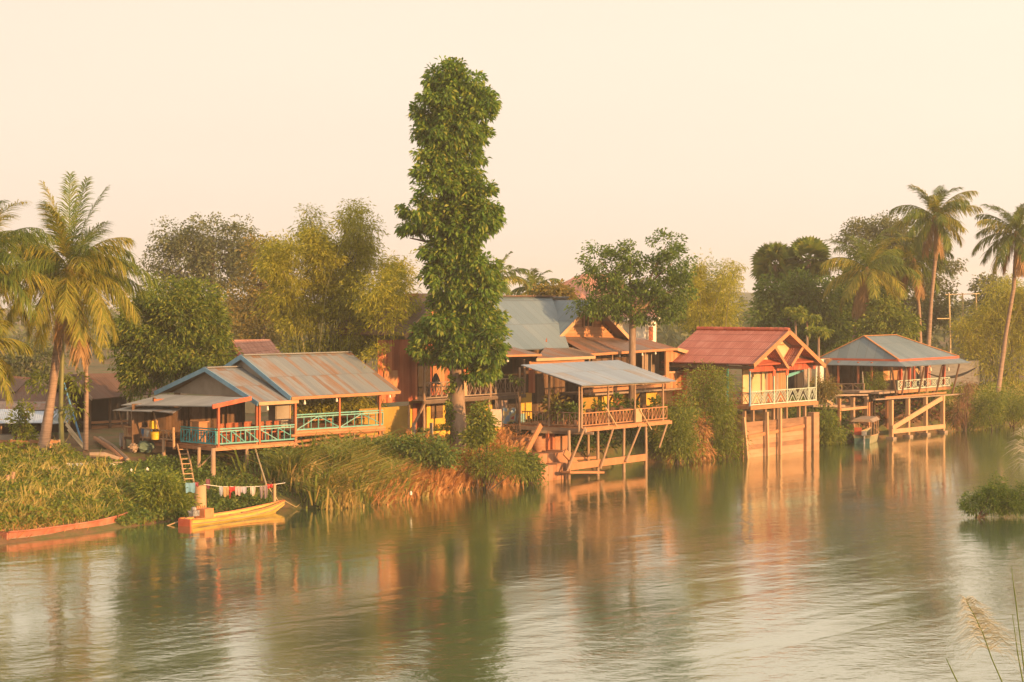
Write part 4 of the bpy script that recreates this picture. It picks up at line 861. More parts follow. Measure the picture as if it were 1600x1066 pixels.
for a, b in ((Q(u0, v0, ze_), Q(u1_, v0, ze_)), (Q(u0, v1, ze_), Q(u0, v0, ze_))): part('fascia', pav, 'redpaint', lambda mb: mb.beam(a - Z * .06, b - Z * .06, .1, .2))
o0, o1 = G.A(1417, 572.5, v0 - 1.0), G.A(1517, 565.5, v0 - 1.0); zs_ = o0.z; uo0, uo1 = G.loc(o0)[0], G.loc(o1)[0]; uo0 = min(uo0, u0 - .0)
uo0 = u0 - .9
part('lower_roof', pav, 'tin_grey', lambda mb: mb.slab(Q(uo0, v0 - 1.0, zs_), Q(uo1, v0 - 1.0, zs_), Q(u1_, v0, ze_ - .1), Q(u0, v0, ze_ - .1), .05)); part('lower_roof', pav, 'tin_grey', lambda mb: mb.slab(Q(uo0, v1 + .3, zs_), Q(uo0, v0 - 1.0, zs_), Q(u0, v0, ze_ - .1), Q(u0, v1 + .3, ze_ - .1), .05))
uR_ = G.uat(1483.5, 0)
part('deck', pav, 'wood_grey', lambda mb: mb.box(Q((uR_ - 3) / 2, 4, zp_ - .1), G.u * ((uR_ + 3.4) / 2), G.v * 4, Z * .08))
part('edge_beam', pav, 'wood_orange', lambda mb: mb.beam(Q(-.1, -.05, zp_ - .15), Q(uR_ + .1, -.05, zp_ - .15), .1, .2))
part('railing', pav, 'palegreen', lambda mb: rail(mb, Q(0, 0, zp_), Q(uR_, 0, zp_), .72, 'xx', 8, .07, .06, .07))
for px in (1407, 1420.7, 1447.6, 1474.5): part('post', pav, 'redpaint', lambda mb: mb.beam(Q(G.uat(px, .1), .1, zp_ - .2), Q(G.uat(px, .1), .1, ze_), .22, .22, G.u))
for px in (1428, 1400, 1452): part('post', pav, 'redpaint', lambda mb: mb.beam(Q(G.uat(px, 4), 4, zp_ - .2), Q(G.uat(px, 4), 4, ze_), .16, .16, G.u))
for a_, b_ in (((1393, 574), (1401, 621)), ((1416, 576), (1408.5, 620)), ((1444, 574), (1434.5, 619)), ((1472, 572), (1462, 618)), ((1499, 569), (1487.7, 616))):
    part('slanted_strut', pav, 'wood_dark', lambda mb: mb.tube([G.A(*b_, -1.0), G.A(*a_, -1.3)], .075, 6))
# cabin
for a_, b_, m, kd in ((1380, 1387, 'wood_orange', 'boards'), (1387, 1393, 'wood_pale', 'boards'), (1393, 1405, 'wood_orange', 'planks')): wall_x(pav, G, a_, b_, 1.0, zp_ + .1, ze_ + .1, m, 'cabin_wall', kd, w=.2)
wall_x(pav, G, 1405, 1420, 2.0, zp_, ze_, 'greywall', 'cabin_wall', 'slab'); wall_x(pav, G, 1376, 1404, .9, zp_ - .1, zp_ + .75, 'dark', 'skirting', 'slab')
sa = Q(G.uat(1382, 1.2), 1.2, 0)
part('cabin_side', pav, 'wood_dark', lambda mb: planks(mb, sa, sa + G.v * 6.0, zp_, ze_, .25))
wall_x(pav, G, 1290, 1380, 5.0, zp_, ze_, 'wood_dark', 'back_wall', w=.25); wall_x(pav, G, 1276, 1300, 5.2, zp_, ze_, 'whitewall', 'back_wall', 'slab')
for px in (1278, 1310, 1341, 1362): part('post', pav, 'wood_red', lambda mb: mb.beam(G.B(px, 612, uo0 + .5), V((*G.B(px, 612, uo0 + .5).xy, ze_ - .2)), .14, .14))
part('hung_board', pav, 'wood_pale', lambda mb: mb.beam(G.A(1430, 575, .5), G.A(1436, 583, .5), .05, .3))
for px in (1454, 1482): lantern(G.A(px, 571, -.6), 'orange paper lantern under the pavilion eave, %s of two' % ('left' if px < 1470 else 'right'), .8)
# dock in front
zd_ = G.A(1440, 619, -1.2).z
part('dock_walk', pav, 'wood_grey', lambda mb: [mb.beam(G.A(1366, 624.5, -1.1 + i * .25), G.A(1508, 615.5, -1.1 + i * .25), .22, .1) for i in range(5)])
part('dock_edge', pav, 'wood_orange', lambda mb: mb.beam(G.A(1383, 621.5, -1.2), G.A(1478, 613.5, -1.2), .08, .13))
for px, yb in ((1392.5, 683), (1418.5, 678), (1446, 675), (1473, 672)):
    p = Q(G.uat(px, -1.15), -1.15, -.6); part('dock_pile', pav, 'wood_pale', lambda mb: mb.beam(p, Q(G.uat(px, -1.15), -1.15, zd_ - .1), .27, .27, G.u))
    part('pile_foot', pav, 'wood_grey', lambda mb: mb.box(V((p.x, p.y, .05)), G.u * .3, G.v * .3, Z * .12))
part('dock_brace', pav, 'wood_pale', lambda mb: mb.beam(G.A(1394, 669, -1.35), G.A(1472, 622, -1.35), .12, .36)); part('low_beam', pav, 'wood_pale', lambda mb: mb.beam(G.A(1393, 674.5, -1.35), G.A(1476, 666, -1.35), .14, .34))
for px in (1385, 1430, 1458, 1414): post(pav, gp(Q(G.uat(px, 2), 2, 0)), zp_ - .15, .13, 'wood_dark')
part('back_beam', pav, 'wood_dark', lambda mb: [mb.beam(G.A(1428, 653, .8), G.A(1470, 668, .8), .1, .2), mb.beam(G.A(1396, 652, .8), G.A(1414, 648, .8), .1, .22)])
# lower landing stage to the left
ls = thing('landing_stage', 'small timber landing stage with crossed rails beside the covered boat', 'landing stage', onz(1312, 690, .5))
L_ = Fr(1313, 638, 143, 52.5); zl_ = L_.z; uLs = L_.uat(1355, 0)
part('floor', ls, 'wood_pale', lambda mb: [mb.beam(L_.P(-.1, i * .24, zl_ - .06), L_.P(uLs, i * .24, zl_ - .06), .23, .07) for i in range(7)] + [mb.beam(L_.P(-.1, -.1, zl_ - .1), L_.P(uLs, -.1, zl_ - .1), .08, .2)])
for px, top in ((1311.5, 623), (1332.5, 621), (1354, 620)):
    p = L_.P(L_.uat(px, 0), 0, -.4 if px > 1320 else .2); part('pile', ls, 'wood_orange' if px < 1320 else 'post', lambda mb: mb.beam(p, L_.A(px, top, 0), .26 if px > 1320 else .2, .26 if px > 1320 else .2, L_.u))
part('low_beam', ls, 'wood_orange', lambda mb: mb.beam(L_.A(1312, 683, -.1), L_.A(1337, 674, -.1), .14, .4)); part('low_beam', ls, 'wood_orange', lambda mb: mb.beam(L_.A(1354, 655, 1), L_.A(1390, 652, 1), .12, .34))
part('crossed_rail', ls, 'wood_grey', lambda mb: rail(mb, L_.P(.1, 1.5, zl_), L_.P(uLs, 1.5, zl_), .75, 'x', 2, .07)); part('crossed_rail', ls, 'post', lambda mb: rail(mb, G.B(1298, 616, -3.1), G.B(1350, 616, -3.1), .8, 'x', 3, .07))
part('upper_floor', ls, 'wood_grey', lambda mb: mb.beam(G.A(1330, 612, 1.4), G.A(1400, 610, 1.4), 1.4, .16)); part('upper_floor', ls, 'wood_grey', lambda mb: mb.beam(G.A(1300, 617.5, .6), G.A(1352, 617, .6), .5, .12))
for px in (1357, 1361, 1386): post(ls, gp(G.P(G.uat(px, .6), .6, 0)), zl_ + .3, .1, 'wood_orange', 'pile', sq=True)
part('plank', ls, 'wood_pale', lambda mb: mb.beam(L_.A(1281, 618, .5), L_.A(1300, 632, .5), .1, .16)); part('boardwalk', ls, 'wood_grey', lambda mb: mb.beam(L_.A(1262, 634, 2), L_.A(1312, 634, 1), 1.2, .16))
pole = thing('metal_pole', 'thin pale grey pole rising from the landing stage', 'pole', L_.A(1350, 620, 1)); part('shaft', pole, 'greywall', lambda mb: mb.tube([L_.A(1350, 622, 1), L_.A(1347.5, 581, 1)], .05, 6))
# hammock at the right end
hm0, hm1 = G.A(1448, 582, 1.6), G.A(1526, 576, -.6); mb = MB(); N_ = 18; vs = []
for i in range(N_ + 1):
    k = i / N_; p = hm0.lerp(hm1, k); p.z -= 4 * k * (1 - k) * .62 - .12 * k * k; wd = .02 + .38 * math.sin(math.pi * k) ** .8
    vs += [p + G.v * wd * .5 + Z * wd * .35, p - Z * .05, p - G.v * wd * .5 + Z * wd * .15, p + Z * .03]
for i in range(N_):
    for j in range(4): a, b = i * 4 + j, i * 4 + (j + 1) % 4; mb.face([vs[a], vs[b], vs[b + 4], vs[a + 4]])
tagit(mb.build('hammock', M['net'], None, base=hm0), 'black net hammock slung from the right end of the pavilion', 'hammock')
# grey block wall behind
gwl = thing('block_wall', 'low grey block wall behind the black hammock', 'wall', gp(G.A(1500, 600, 4), 0))
wall_x(gwl, G, 1434, 1528, 6, 2, G.A(1480, 566, 6).z, 'block', 'wall_face', 'boards', .25, t=.2)
# goal like frame of three tall poles
pf_ = thing('pole_frame', 'tall frame of three slim pale poles joined by a crossbar behind the pavilion', 'pole frame', gp(G.A(1486, 600, 8), 0))
for px, v in ((1483, 8), (1504, 8.5), (1525, 9)):
    a = gp(G.P(G.uat(px + 2, v), v, 0)); b = G.A(px, 458, v); part('pole', pf_, 'bamboo_pole', lambda mb: mb.tube([a, a.lerp(b, .5) + V((.05, 0, 0)), b], [.10, .085, .075], 7))
part('crossbar', pf_, 'bamboo_pole', lambda mb: mb.tube([G.A(1477, 460.5, 8.1), G.A(1530, 459, 9.1)], .045, 6)); part('crossbar', pf_, 'bamboo_pole', lambda mb: mb.tube([G.A(1464, 498, 8), G.A(1484, 498, 8)], .05, 6))
# ------------------------------------------------------------------ boats
def hull(mb, st, bow, width, depth, rise, stern_w=.8, thick=.05, n=16, rise_stern=.05, flat=False):
    """open wooden hull from stern point to bow point (both on the water)"""
    st, bow = V(st), V(bow); d = (bow - st); L = d.length; d /= L; nn = V((-d.y, d.x, 0)); sec = []
    for i in range(n + 1):
        k = i / n; w = width / 2 * (stern_w + (1 - stern_w) * min(1, k / .3)) * (1 - max(0, (k - .55) / .45) ** 2.0 * .93)
        lift = rise * max(0, (k - .45) / .55) ** 2; ls = rise_stern * max(0, (.2 - k) / .2) ** 2
        c = st + d * (L * k); top = depth * .62 + lift + ls; bot = -depth * .38 + lift * .93
        if k > .85: bot += (k - .85) / .15 * depth * .55
        sec.append((c, w, top, bot))
    o, inn = [], []
    for c, w, top, bot in sec:
        o.append([c + nn * s * w * f + Z * (bot + (top - bot) * e) for s, f, e in ((1, 1, 1), (1, .86, .45), (1, .5, 0), (-1, .5, 0), (-1, .86, .45), (-1, 1, 1))])
        wi = max(w - thick, .01); inn.append([c + nn * s * wi * f + Z * (bot + .06 + (top - bot - .06) * e) for s, f, e in ((1, 1, 1), (1, .84, .45), (1, .5, 0), (-1, .5, 0), (-1, .84, .45), (-1, 1, 1))])
    for i in range(n):
        for j in range(5):
            mb.face([o[i][j], o[i][j + 1], o[i + 1][j + 1], o[i + 1][j]]); mb.face([inn[i][j], inn[i + 1][j], inn[i + 1][j + 1], inn[i][j + 1]])
        for j in (0, 5): mb.face([o[i][j], o[i + 1][j], inn[i + 1][j], inn[i][j]])
    for a in (o[0], o[-1]): mb.face(a)
    mb.face(inn[0][::-1])
    return [(c + nn * s * w + Z * top) for s in (1, -1) for c, w, top, bot in sec], d, nn, sec
M['boat_yellow'] = m_plain('yellow_boat_paint', [(.34, .22, .06), (.55, .37, .08), (.60, .44, .13)], 2.5, .65, 0, stretch=(.4, .4, 3)); M['boat_red'] = m_plain('faded_red_boat', [(.22, .07, .045), (.36, .13, .08), (.44, .22, .14)], 1.5, .8, 0); M['boat_orange'] = flatc('orange_gunwale', (.52, .20, .08))
M['boat_green'] = m_plain('worn_green_boat', [(.14, .16, .10), (.26, .25, .15), (.36, .30, .19)], 2, .8, 0); M['metal'] = m_plain('dull_metal', [(.08, .08, .08), (.2, .2, .2), (.4, .38, .36)], 6, .5, 0); M['boat_teal'] = flatc('teal_boat_stern', (.05, .11, .10))
def gunwale(parent, pts, mat, n, r=.04):
    for s in (0, 1):
        q = pts[s * (n + 1):(s + 1) * (n + 1)]; part('gunwale', parent, mat, lambda mb: mb.tube([p + Z * .01 for p in q], r, 5), smooth=True)
def longboat(name, label, st, bow, w, dep, rise, mat, gmat, seats=5, rs=.05):
    b = thing(name, label, 'boat', V((*st.xy, 0))); mb = MB(); pts, d, nn, sec = hull(mb, st, bow, w, dep, rise, rise_stern=rs)
    mb.build('hull', M[mat], b); gunwale(b, pts, gmat, 16)
    for i in range(seats):
        c, ww, top, bot = sec[2 + int(i * 11 / seats)]; part('seat', b, 'wood_grey', lambda m: m.box(c + Z * (top - .1), d * .12, nn * (ww - .03), Z * .02))
    for s in (1, -1): part('rub_rail', b, 'wood_grey', lambda m: m.tube([c_ + nn * s * (w_ * .90 + .015) + Z * (bt_ + (tp_ - bt_) * .58) for c_, w_, tp_, bt_ in sec], .022, 5), smooth=True)
    part('mooring_rope', b, 'bamboo_pole', lambda m: m.tube([sec[-1][0] + Z * (sec[-1][2]), sec[-1][0] + V((.5, 1.0, .1)), sec[-1][0] + V((.8, 2.2, .35))], .018, 4))
    part('sternpost', b, gmat, lambda m: m.box(sec[0][0] - d * .04 + Z * (sec[0][2] + sec[0][3]) / 2, d * .03, nn * sec[0][1] * .9, Z * (sec[0][2] - sec[0][3]) / 2 * .9))
    return b, d, nn, sec
yst, ybow = onz(291, 822), onz(444, 799)
yb, d, nn, sec = longboat('longtail_boat', 'bright yellow longtail boat with raised bow and orange gunwale moored by the laundry line', yst, ybow, 1.0, .44, .26, 'boat_yellow', 'boat_orange')
c = sec[1][0] + Z * .42
part('stern_board', yb, 'redpaint', lambda m: m.box(sec[0][0] - d * .12 + Z * .14, d * .03, nn * .36, Z * .2))
en = part('engine', yb, 'metal', lambda m: [m.box(c + d * .1 + Z * .12, d * .22, nn * .14, Z * .13), m.lathe(c + d * .1 + nn * .02 + Z * .24, [(.1, 0), (.14, .06), (.12, .14), (.05, .18)], 8), m.tube([c - d * .1 + Z * .1, c - d * .1 + nn * .2 + Z * .22], .05, 6)])
part('propeller_shaft', yb, 'wood_pale', lambda m: m.tube([c, onz(258, 823, -.05)], .03, 5))
part('crate', yb, 'boat_orange', lambda m: [m.box(c + d * .85 + Z * .06, d * .32, nn * .28, Z * .22)] + [m.box(c + d * (.6 + i * .14) + nn * .25 + Z * .3, d * .03, nn * .02, Z * .08) for i in range(5)])
rst, rbow = onz(3, 847), onz(203, 819)
rb, d, nn, sec = longboat('longboat', 'long faded red wooden boat lying along the weedy bank at the lower left', rst, rbow, 1.05, .66, .16, 'boat_red', 'boat_red', 6)
# covered boat
cst, cbow = onz(1347, 694), onz(1381, 678)
cb = thing('covered_boat', 'small covered boat with a flat canopy and a red chair moored by the dock', 'boat', V((*cst.xy, 0)))
mb = MB(); pts, d, nn, sec = hull(mb, cst, cst + (cbow - cst).normalized() * 5.2, 1.55, .95, .3, .82); mb.build('hull', M['boat_green'], cb); gunwale(cb, pts, 'wood_pale', 16)
part('stern_board', cb, 'boat_teal', lambda m: m.box(sec[0][0] - d * .04 + Z * .16, d * .03, nn * .55, Z * .26))
zc_ = 1.62
for k in (1, 4, 7, 10):
    c, w, top, bot = sec[k]
    for s in (1, -1): part('canopy_post', cb, 'wood_pale', lambda m: m.tube([c + nn * s * w * .9 + Z * top, c + nn * s * w * .95 + Z * zc_], .025, 5))
cA, cB = sec[0][0] - d * .1, sec[11][0] + d * .1
part('canopy', cb, 'wood_grey', lambda m: [m.hexa([cA - nn * .85 + Z * zc_, cB - nn * .8 + Z * zc_, cB + nn * .8 + Z * zc_, cA + nn * .85 + Z * zc_, cA - nn * .6 + Z * (zc_ + .2), cB - nn * .55 + Z * (zc_ + .22), cB + nn * .55 + Z * (zc_ + .22), cA + nn * .6 + Z * (zc_ + .2)])])
part('chair', cb, 'redpaint', lambda m: [m.box(sec[1][0] + nn * .35 + Z * .85, d * .04, nn * .26, Z * .34), m.box(sec[1][0] + nn * .35 + d * .2 + Z * .6, d * .24, nn * .26, Z * .04)])
part('engine', cb, 'metal', lambda m: [m.box(sec[0][0] - nn * .15 + Z * .78, d * .2, nn * .15, Z * .16), m.tube([sec[0][0] - nn * .15 + Z * .7, sec[0][0] - d * .35 - nn * .2 - Z * .05], .07, 6)])
part('seat', cb, 'wood_pale', lambda m: [m.box(sec[k][0] + Z * .45, d * .15, nn * .6, Z * .03) for k in (4, 6, 8)])

# ------------------------------------------------------------------ laundry line by the yellow boat
K = Fr(340, 761, 94.3, 24)
ln = thing('clothes_line', 'sagging clothes line between a bank post and a leaning bamboo pole above the yellow boat', 'clothes line', gp(K.o, 0))
part('line', ln, 'white', lambda m: m.tube([K.A(px, py, 0) for px, py in ((318, 757), (345, 760.5), (380, 761), (410, 760), (430, 757), (446, 754.5))], .015, 4))
pst = K.A(429, 757, 0); part('post', ln, 'wood_pale', lambda m: m.tube([V((pst.x, pst.y, -.4)), V((pst.x, pst.y, pst.z + .03))], .075, 7))
part('pole', ln, 'bamboo_pole', lambda m: m.tube([A.A(399, 702, -.1), K.A(416, 757, 0)], .04, 6)); part('stay', ln, 'bamboo_pole', lambda m: [m.tube([K.A(417, 758, .1), K.A(437, 786, .1)], .025, 5), m.tube([K.A(420, 758, .2), K.A(427, 780, .2)], .02, 5)])
def garment(label, name, px0, px1, py0, py1, c, seed, shape=None):
    return cloth(name, label, 'garment', K, px0, px1, py0, py1, -.03, flatc('cloth_' + name + str(seed), tuple(x * .62 for x in c)), 'garments on the clothes line', seed, shape)
taper = lambda a: (lambda k, e: .5 + (k - .5) * (1 - a * e))
garment('light blue shirt at the left end of the clothes line', 'shirt', 342.5, 348.5, 760, 774, (.42, .48, .58), 1, taper(.18))
garment('tan shorts between the blue shirt and the red top on the line', 'shorts', 348, 357.5, 760, 775, (.48, .33, .15), 2)
garment('red top with a long hanging strap on the line', 'top', 358, 367.5, 760, 768, (.55, .04, .03), 3)
garment('narrow red strap hanging below the red top', 'strap', 358, 360.8, 766, 778, (.5, .04, .03), 4)
garment('pale pink shirt with white hem right of the red top', 'shirt', 367.5, 376, 760, 773.5, (.58, .42, .42), 5)
garment('pale checked lilac shirt next to the pink shirt', 'shirt', 376, 385, 760, 770, (.48, .46, .54), 6)
garment('white and orange child shirt hanging alone in the middle of the gap', 'shirt', 391, 399, 759.5, 773.5, (.66, .58, .52), 7, taper(.18))
garment('grey legging, left leg of a pair near the bank post', 'trouser_leg', 406, 411.5, 759, 778, (.30, .24, .25), 8, taper(.18)); garment('grey legging, right leg of a pair near the bank post', 'trouser_leg', 412.5, 418.5, 758, 778, (.30, .24, .25), 9, taper(.15))
garment('small bright red cap pegged beside the bank post', 'cap', 418, 426, 756, 762, (.62, .03, .03), 10)
# stump
sp = onground(313, 798, 93); sp.z -= .3
stp = thing('mooring_stump', 'thick pale mooring stump on the bank behind the yellow boat stern', 'stump', sp); ztop_ = at(313, 759, sp.y).z
part('trunk', stp, 'wood_pale', lambda m: m.tube([sp, sp + Z * .35, V((sp.x, sp.y, ztop_))], [.36, .30, .28], 12), smooth=True)
cloth('blue_cloth', 'faded blue cloth hanging from the left of the mooring stump', 'cloth', K, 290, 305, 754, 769, -1.2, flatc('blue_rag', (.12, .26, .36)), None, 11)
cloth('maroon_cloth', 'maroon cloth laid over the top of the mooring stump', 'cloth', K, 305, 310, 753, 760, -1.2, flatc('maroon_rag', (.22, .04, .05)), None, 12)
cloth('striped_cloth', 'dark maroon and purple cloth hanging just right of the mooring stump top', 'cloth', K, 322, 328, 748, 763, .2, flatc('purple_rag', (.14, .05, .07)), None, 13)

# ------------------------------------------------------------------ furniture in the cafe and on the terrace
def chair_proto(name, label, mat, group, h=1.02):
    c = thing(name, label, 'chair', V((0, 0, 0)), group)
    part('seat', c, mat, lambda m: m.box((0, 0, .45), V((.22, 0, 0)), V((0, .22, 0)), Z * .025))
    for x in (-.2, .2):
        part('leg', c, mat, lambda m: m.beam((x, -.2, 0), (x, -.2, .45), .045, .045)); part('leg', c, mat, lambda m: m.beam((x, .2, 0), (x, .25, h), .045, .045))
    part('backrest', c, mat, lambda m: [m.beam((x, .215, .5), (x, .25, h), .05, .02, V((0, 1, 0))) for x in (-.12, -.04, .04, .12)] + [m.beam((-.2, .25, h - .04), (.2, .25, h - .04), .08, .03), m.beam((-.2, .22, .55), (.2, .22, .55), .05, .03)])
    return c
def table(name, label, p, ang, w, l, mat, group, h=.74):
    t_ = thing(name, label, 'table', p, group); t_.rotation_euler = (0, 0, ang); BASE[t_] = V((0, 0, 0))
    part('tabletop', t_, mat, lambda m: m.box((0, 0, h), V((l / 2, 0, 0)), V((0, w / 2, 0)), Z * .03))
    for x in (-l / 2 + .08, l / 2 - .08):
        for y in (-w / 2 + .08, w / 2 - .08): part('leg', t_, mat, lambda m: m.beam((x, y, 0), (x, y, h), .06, .06))
    return t_
aA = math.radians(46); aD = math.radians(53)
ch0 = chair_proto('wooden_chair', 'x', 'wood_red', 'tall backed chairs in the cafe')
spots = [(349, 1.2, .0, 'red wood chair just right of the orange cafe corner post'), (356, 2.0, 3.1, 'red wood chair second from the orange corner post, behind the rail'), (363, 1.2, .2, 'tall red chair behind the third bay of the teal rail'), (376, 1.3, -.1, 'red chair with its slatted back to the river near the middle cafe post'),
         (384, 2.2, 3.0, 'red chair set back behind the others near the middle cafe post'), (391, 1.1, .1, 'red chair just left of the paired cafe posts'), (411, 1.2, 0, 'red chair just right of the paired cafe posts'), (425, 1.3, .1, 'red chair beside the grey cabinet'), (438, 1.0, .0, 'red chair in front of the grey cabinet')]
for i, (px, v, a, lb) in enumerate(spots):
    p = A.P(A.uat(px, v), v, zd)
    if i == 0: ch0.location = p; ch0.rotation_euler = (0, 0, aA + a); ch0['label'] = lb
    else: copy_thing(ch0, p, aA + a, lb)
for px, v, lb in ((359, 1.7, 'long red table between the chairs left of the cafe posts'), (388, 1.75, 'long red table left of the paired cafe posts'), (419, 1.9, 'long red table by the grey cabinet')): table('dining_table', lb, A.P(A.uat(px, v), v, zd), aA, .8, 1.3, 'wood_red', 'cafe tables')
for px, lb in ((490, 'low table behind the left bay of the raised teal railing'), (560, 'low table behind the right bay of the raised teal railing')): table('low_table', lb, A.P(A.uat(px, 1.6), 1.6, z2), aA, 1.2, 1.8, 'wood_orange', 'low tables on the raised deck', .4)
cbn = thing('cabinet', 'plain grey cabinet with a pale edge standing in the cafe', 'cabinet', A.P(A.uat(436, 3), 3, zd)); cp = A.P(A.uat(436, 3), 3, zd)
part('body', cbn, 'greywall', lambda m: m.box(cp + Z * .9, A.u * .5, A.v * .3, Z * .9)); part('door', cbn, 'greywall', lambda m: m.box(cp + Z * .9 - A.v * .32, A.u * .46, A.v * .02, Z * .84)); part('edge', cbn, 'wood_pale', lambda m: m.box(cp + Z * .9 + A.u * .53, A.u * .04, A.v * .33, Z * .92))
drm = thing('wood_counter', 'orange wooden counter with a cap board behind the shade-toned teal side railing', 'counter', A.P(.6, 3.2, zd)); dp = A.B(312, 688, .6); dp.z = zd
part('body', drm, 'wood_orange', lambda m: m.box(dp + Z * .55, A.u * .28, A.v * .3, Z * .55)); part('top', drm, 'wood_orange', lambda m: m.box(dp + Z * 1.13, A.u * .34, A.v * .38, Z * .03))
# things on the kitchen platform
def sack(name, label, p, r, h, mat, cat='bag', group=None):
    if cat in ('tub', 'butt'):
        s = thing(name, label, cat, p, group); part('body', s, mat, lambda m: m.lathe(p, [(r * .82, 0), (r * .95, h * .5), (r, h), (r * 1.06, h), (r * 1.06, h * .93)], 12), smooth=True); part('contents', s, 'dark', lambda m: m.lathe(p + Z * h * .9, [(r * .9, 0), (r * .9, .02)], 12)); return s
    s = thing(name, label, cat, p, group); part('body', s, mat, lambda m: m.lathe(p, [(r * .8, 0), (r, h * .2), (r * 1.05, h * .5), (r * .8, h * .8), (r * .3, h * .93), (r * .42, h)], 10), smooth=True); return s
def jerry(name, label, p, w, h, mat, group=None):
    s = thing(name, label, 'container', p, group); part('body', s, mat, lambda m: [m.hexa([p + A.u * a * w + A.v * b * w * .6 + Z * (z * h) for z, q in ((0, 1), (.85, .9)) for a, b in ((-q, -q), (q, -q), (q, q), (-q, q))])]); part('cap', s, 'redpaint', lambda m: m.lathe(p + Z * h * .84, [(.05, 0), (.05, .08)], 8)); part('handle', s, mat, lambda m: m.tube([p + Z * h * .84 - A.v * w * .3, p + Z * h * 1.0, p + Z * h * .84 + A.v * w * .4], .025, 5)); return s
M['plastic_yellow'] = flatc('yellow_plastic', (.62, .38, .02), .45); M['plastic_blue'] = flatc('blue_plastic', (.03, .14, .32), .45); M['plastic_red'] = flatc('red_plastic', (.45, .05, .04), .5); M['tarp'] = flatc('green_tarp', (.10, .15, .11)); M['plastic_white'] = flatc('white_plastic', (.62, .58, .52), .5)
zz = zf
jerry('jerrycan', 'large yellow jerrycan on the kitchen platform', A.B(240, 670, uA + .3), .2, .5, 'plastic_yellow')
s_ = A.B(243, 684, uA - .15); sack('water_butt', 'round yellow water butt hanging at the platform edge', V((s_.x, s_.y, zf - .05)), .26, .42, 'plastic_yellow', 'butt')
for px, m, lb in ((229, 'plastic_blue', 'blue plastic tub on the kitchen platform beside the yellow butt'), (221, 'plastic_red', 'red plastic tub on the kitchen platform left of the blue tub'), (208, 'stone', 'orange clay tub on the kitchen platform behind the pickets')):
    p = A.B(px, 683, uA + .25); p.z = zf; sack('tub', lb, p, .3, .45, m, 'tub', 'tubs on the kitchen platform')
p = A.B(244, 700, uA + .5); p.z -= .2; bx = thing('wooden_box', 'pale wooden box slung under the kitchen platform', 'box', p); part('body', bx, 'wood_pale', lambda m: m.box(p + Z * .15, A.u * .25, A.v * .22, Z * .18)); part('lid', bx, 'wood_grey', lambda m: m.box(p + Z * .35, A.u * .27, A.v * .24, Z * .02))
p = onground(228, 708, 103); tb = thing('tarpaulin_bundle', 'crumpled pale green tarpaulin bundle stored below the kitchen platform', 'tarpaulin', p)
rr = np.random.default_rng(5)
def crumple(m, c, r, n=9):
    ring = []
    for i in range(n + 1):
        th = math.pi * i / n; ring.append([c + V((r.x * math.sin(th) * math.cos(2 * math.pi * j / 12), r.y * math.sin(th) * math.sin(2 * math.pi * j / 12), r.z * (math.cos(th)))) * float(1 + rr.uniform(-.34, .3)) for j in range(12)])
    for i in range(n):
        for j in range(12): m.face([ring[i][j], ring[i + 1][j], ring[i + 1][(j + 1) % 12], ring[i][(j + 1) % 12]])
part('sheet', tb, 'tarp', lambda m: crumple(m, p + Z * .35, V((.5, .4, .3)))); part('fold', tb, 'wood_grey', lambda m: crumple(m, p + Z * .3 - V((.6, .3, 0)), V((.28, .2, .22))))
cloth('hung_shirt', 'grey shirt hung at the left corner of the kitchen platform', 'garment', A, 187, 194, 676, 697, A.vat(190, uA) - .1, flatc('grey_shirt', (.32, .30, .29)), 'clothes hung on the kitchen platform', 21); cloth('hung_shorts', 'dark red shorts hung below the grey shirt at the platform corner', 'garment', A, 189, 198, 697, 709, A.vat(190, uA) - .1, flatc('red_shorts', (.26, .05, .04)), 'clothes hung on the kitchen platform', 22)
# blue pole, poles, rubbish, planks on the left bank
bpA, bpB = at(96, 586, 111), onground(128, 692, 108); bp = thing('blue_pole', 'long blue pole leaning between the palm trunks', 'pole', bpB); part('shaft', bp, flatc('blue_pole_paint', (.09, .25, .45)), lambda m: m.tube([bpB, bpA], .06, 6))
for i, (x0, y0, x1, y1) in enumerate(((99, 655, 134, 700), (103, 664, 131, 700), (106, 672, 133, 704))):
    a, b = at(x0, y0, 111), onground(x1, y1, 107); q = thing('bamboo_stick', ('uppermost', 'middle', 'lowest')[i] + ' of three tan bamboo sticks leaning behind the thin palm trunk', 'stick', b, 'bamboo sticks'); part('shaft', q, 'bamboo_pole', lambda m: m.tube([b, a], .05, 5))
for i, (x0, y0, x1, y1, m_, lb) in enumerate(((148, 690, 190, 722, 'wood_orange', 'orange weathered log lying crossed on the bank below the barn'), (156, 690, 200, 724, 'wood_grey', 'grey log lying beside the orange log below the barn'), (140, 716, 186, 722, 'wood_grey', 'flat grey log lying on the bank below the crossed logs'), (75, 741, 92, 741, 'wood_grey', 'short fence stake lying in the weeds on the left bank'))):
    a, b = onground(x0, y0, 112) + Z * .2, onground(x1, y1, 104) + Z * .15; q = thing('log', lb, 'log', a, 'logs on the left bank'); part('trunk', q, m_, lambda m: m.tube([a, a.lerp(b, .5) + Z * .1, b], [.11, .14, .12], 7))
p = onground(132, 738, 100); q = thing('overturned_skiff', 'pale upturned skiff lying on the left bank below the barn', 'boat', p); mb = MB(); hull(mb, V((p.x - 1.0, p.y, 0)), V((p.x + 1.9, p.y + .6, 0)), .9, .5, .1)
mb.v = [(x, y, p.z + .30 - z * .8) for x, y, z in mb.v]; mb.build('hull', M['whitewall'], q)
part('keel', q, 'wood_grey', lambda m: m.beam(p + V((-1, 0, .45)), p + V((1.8, .6, .45)), .06, .06))
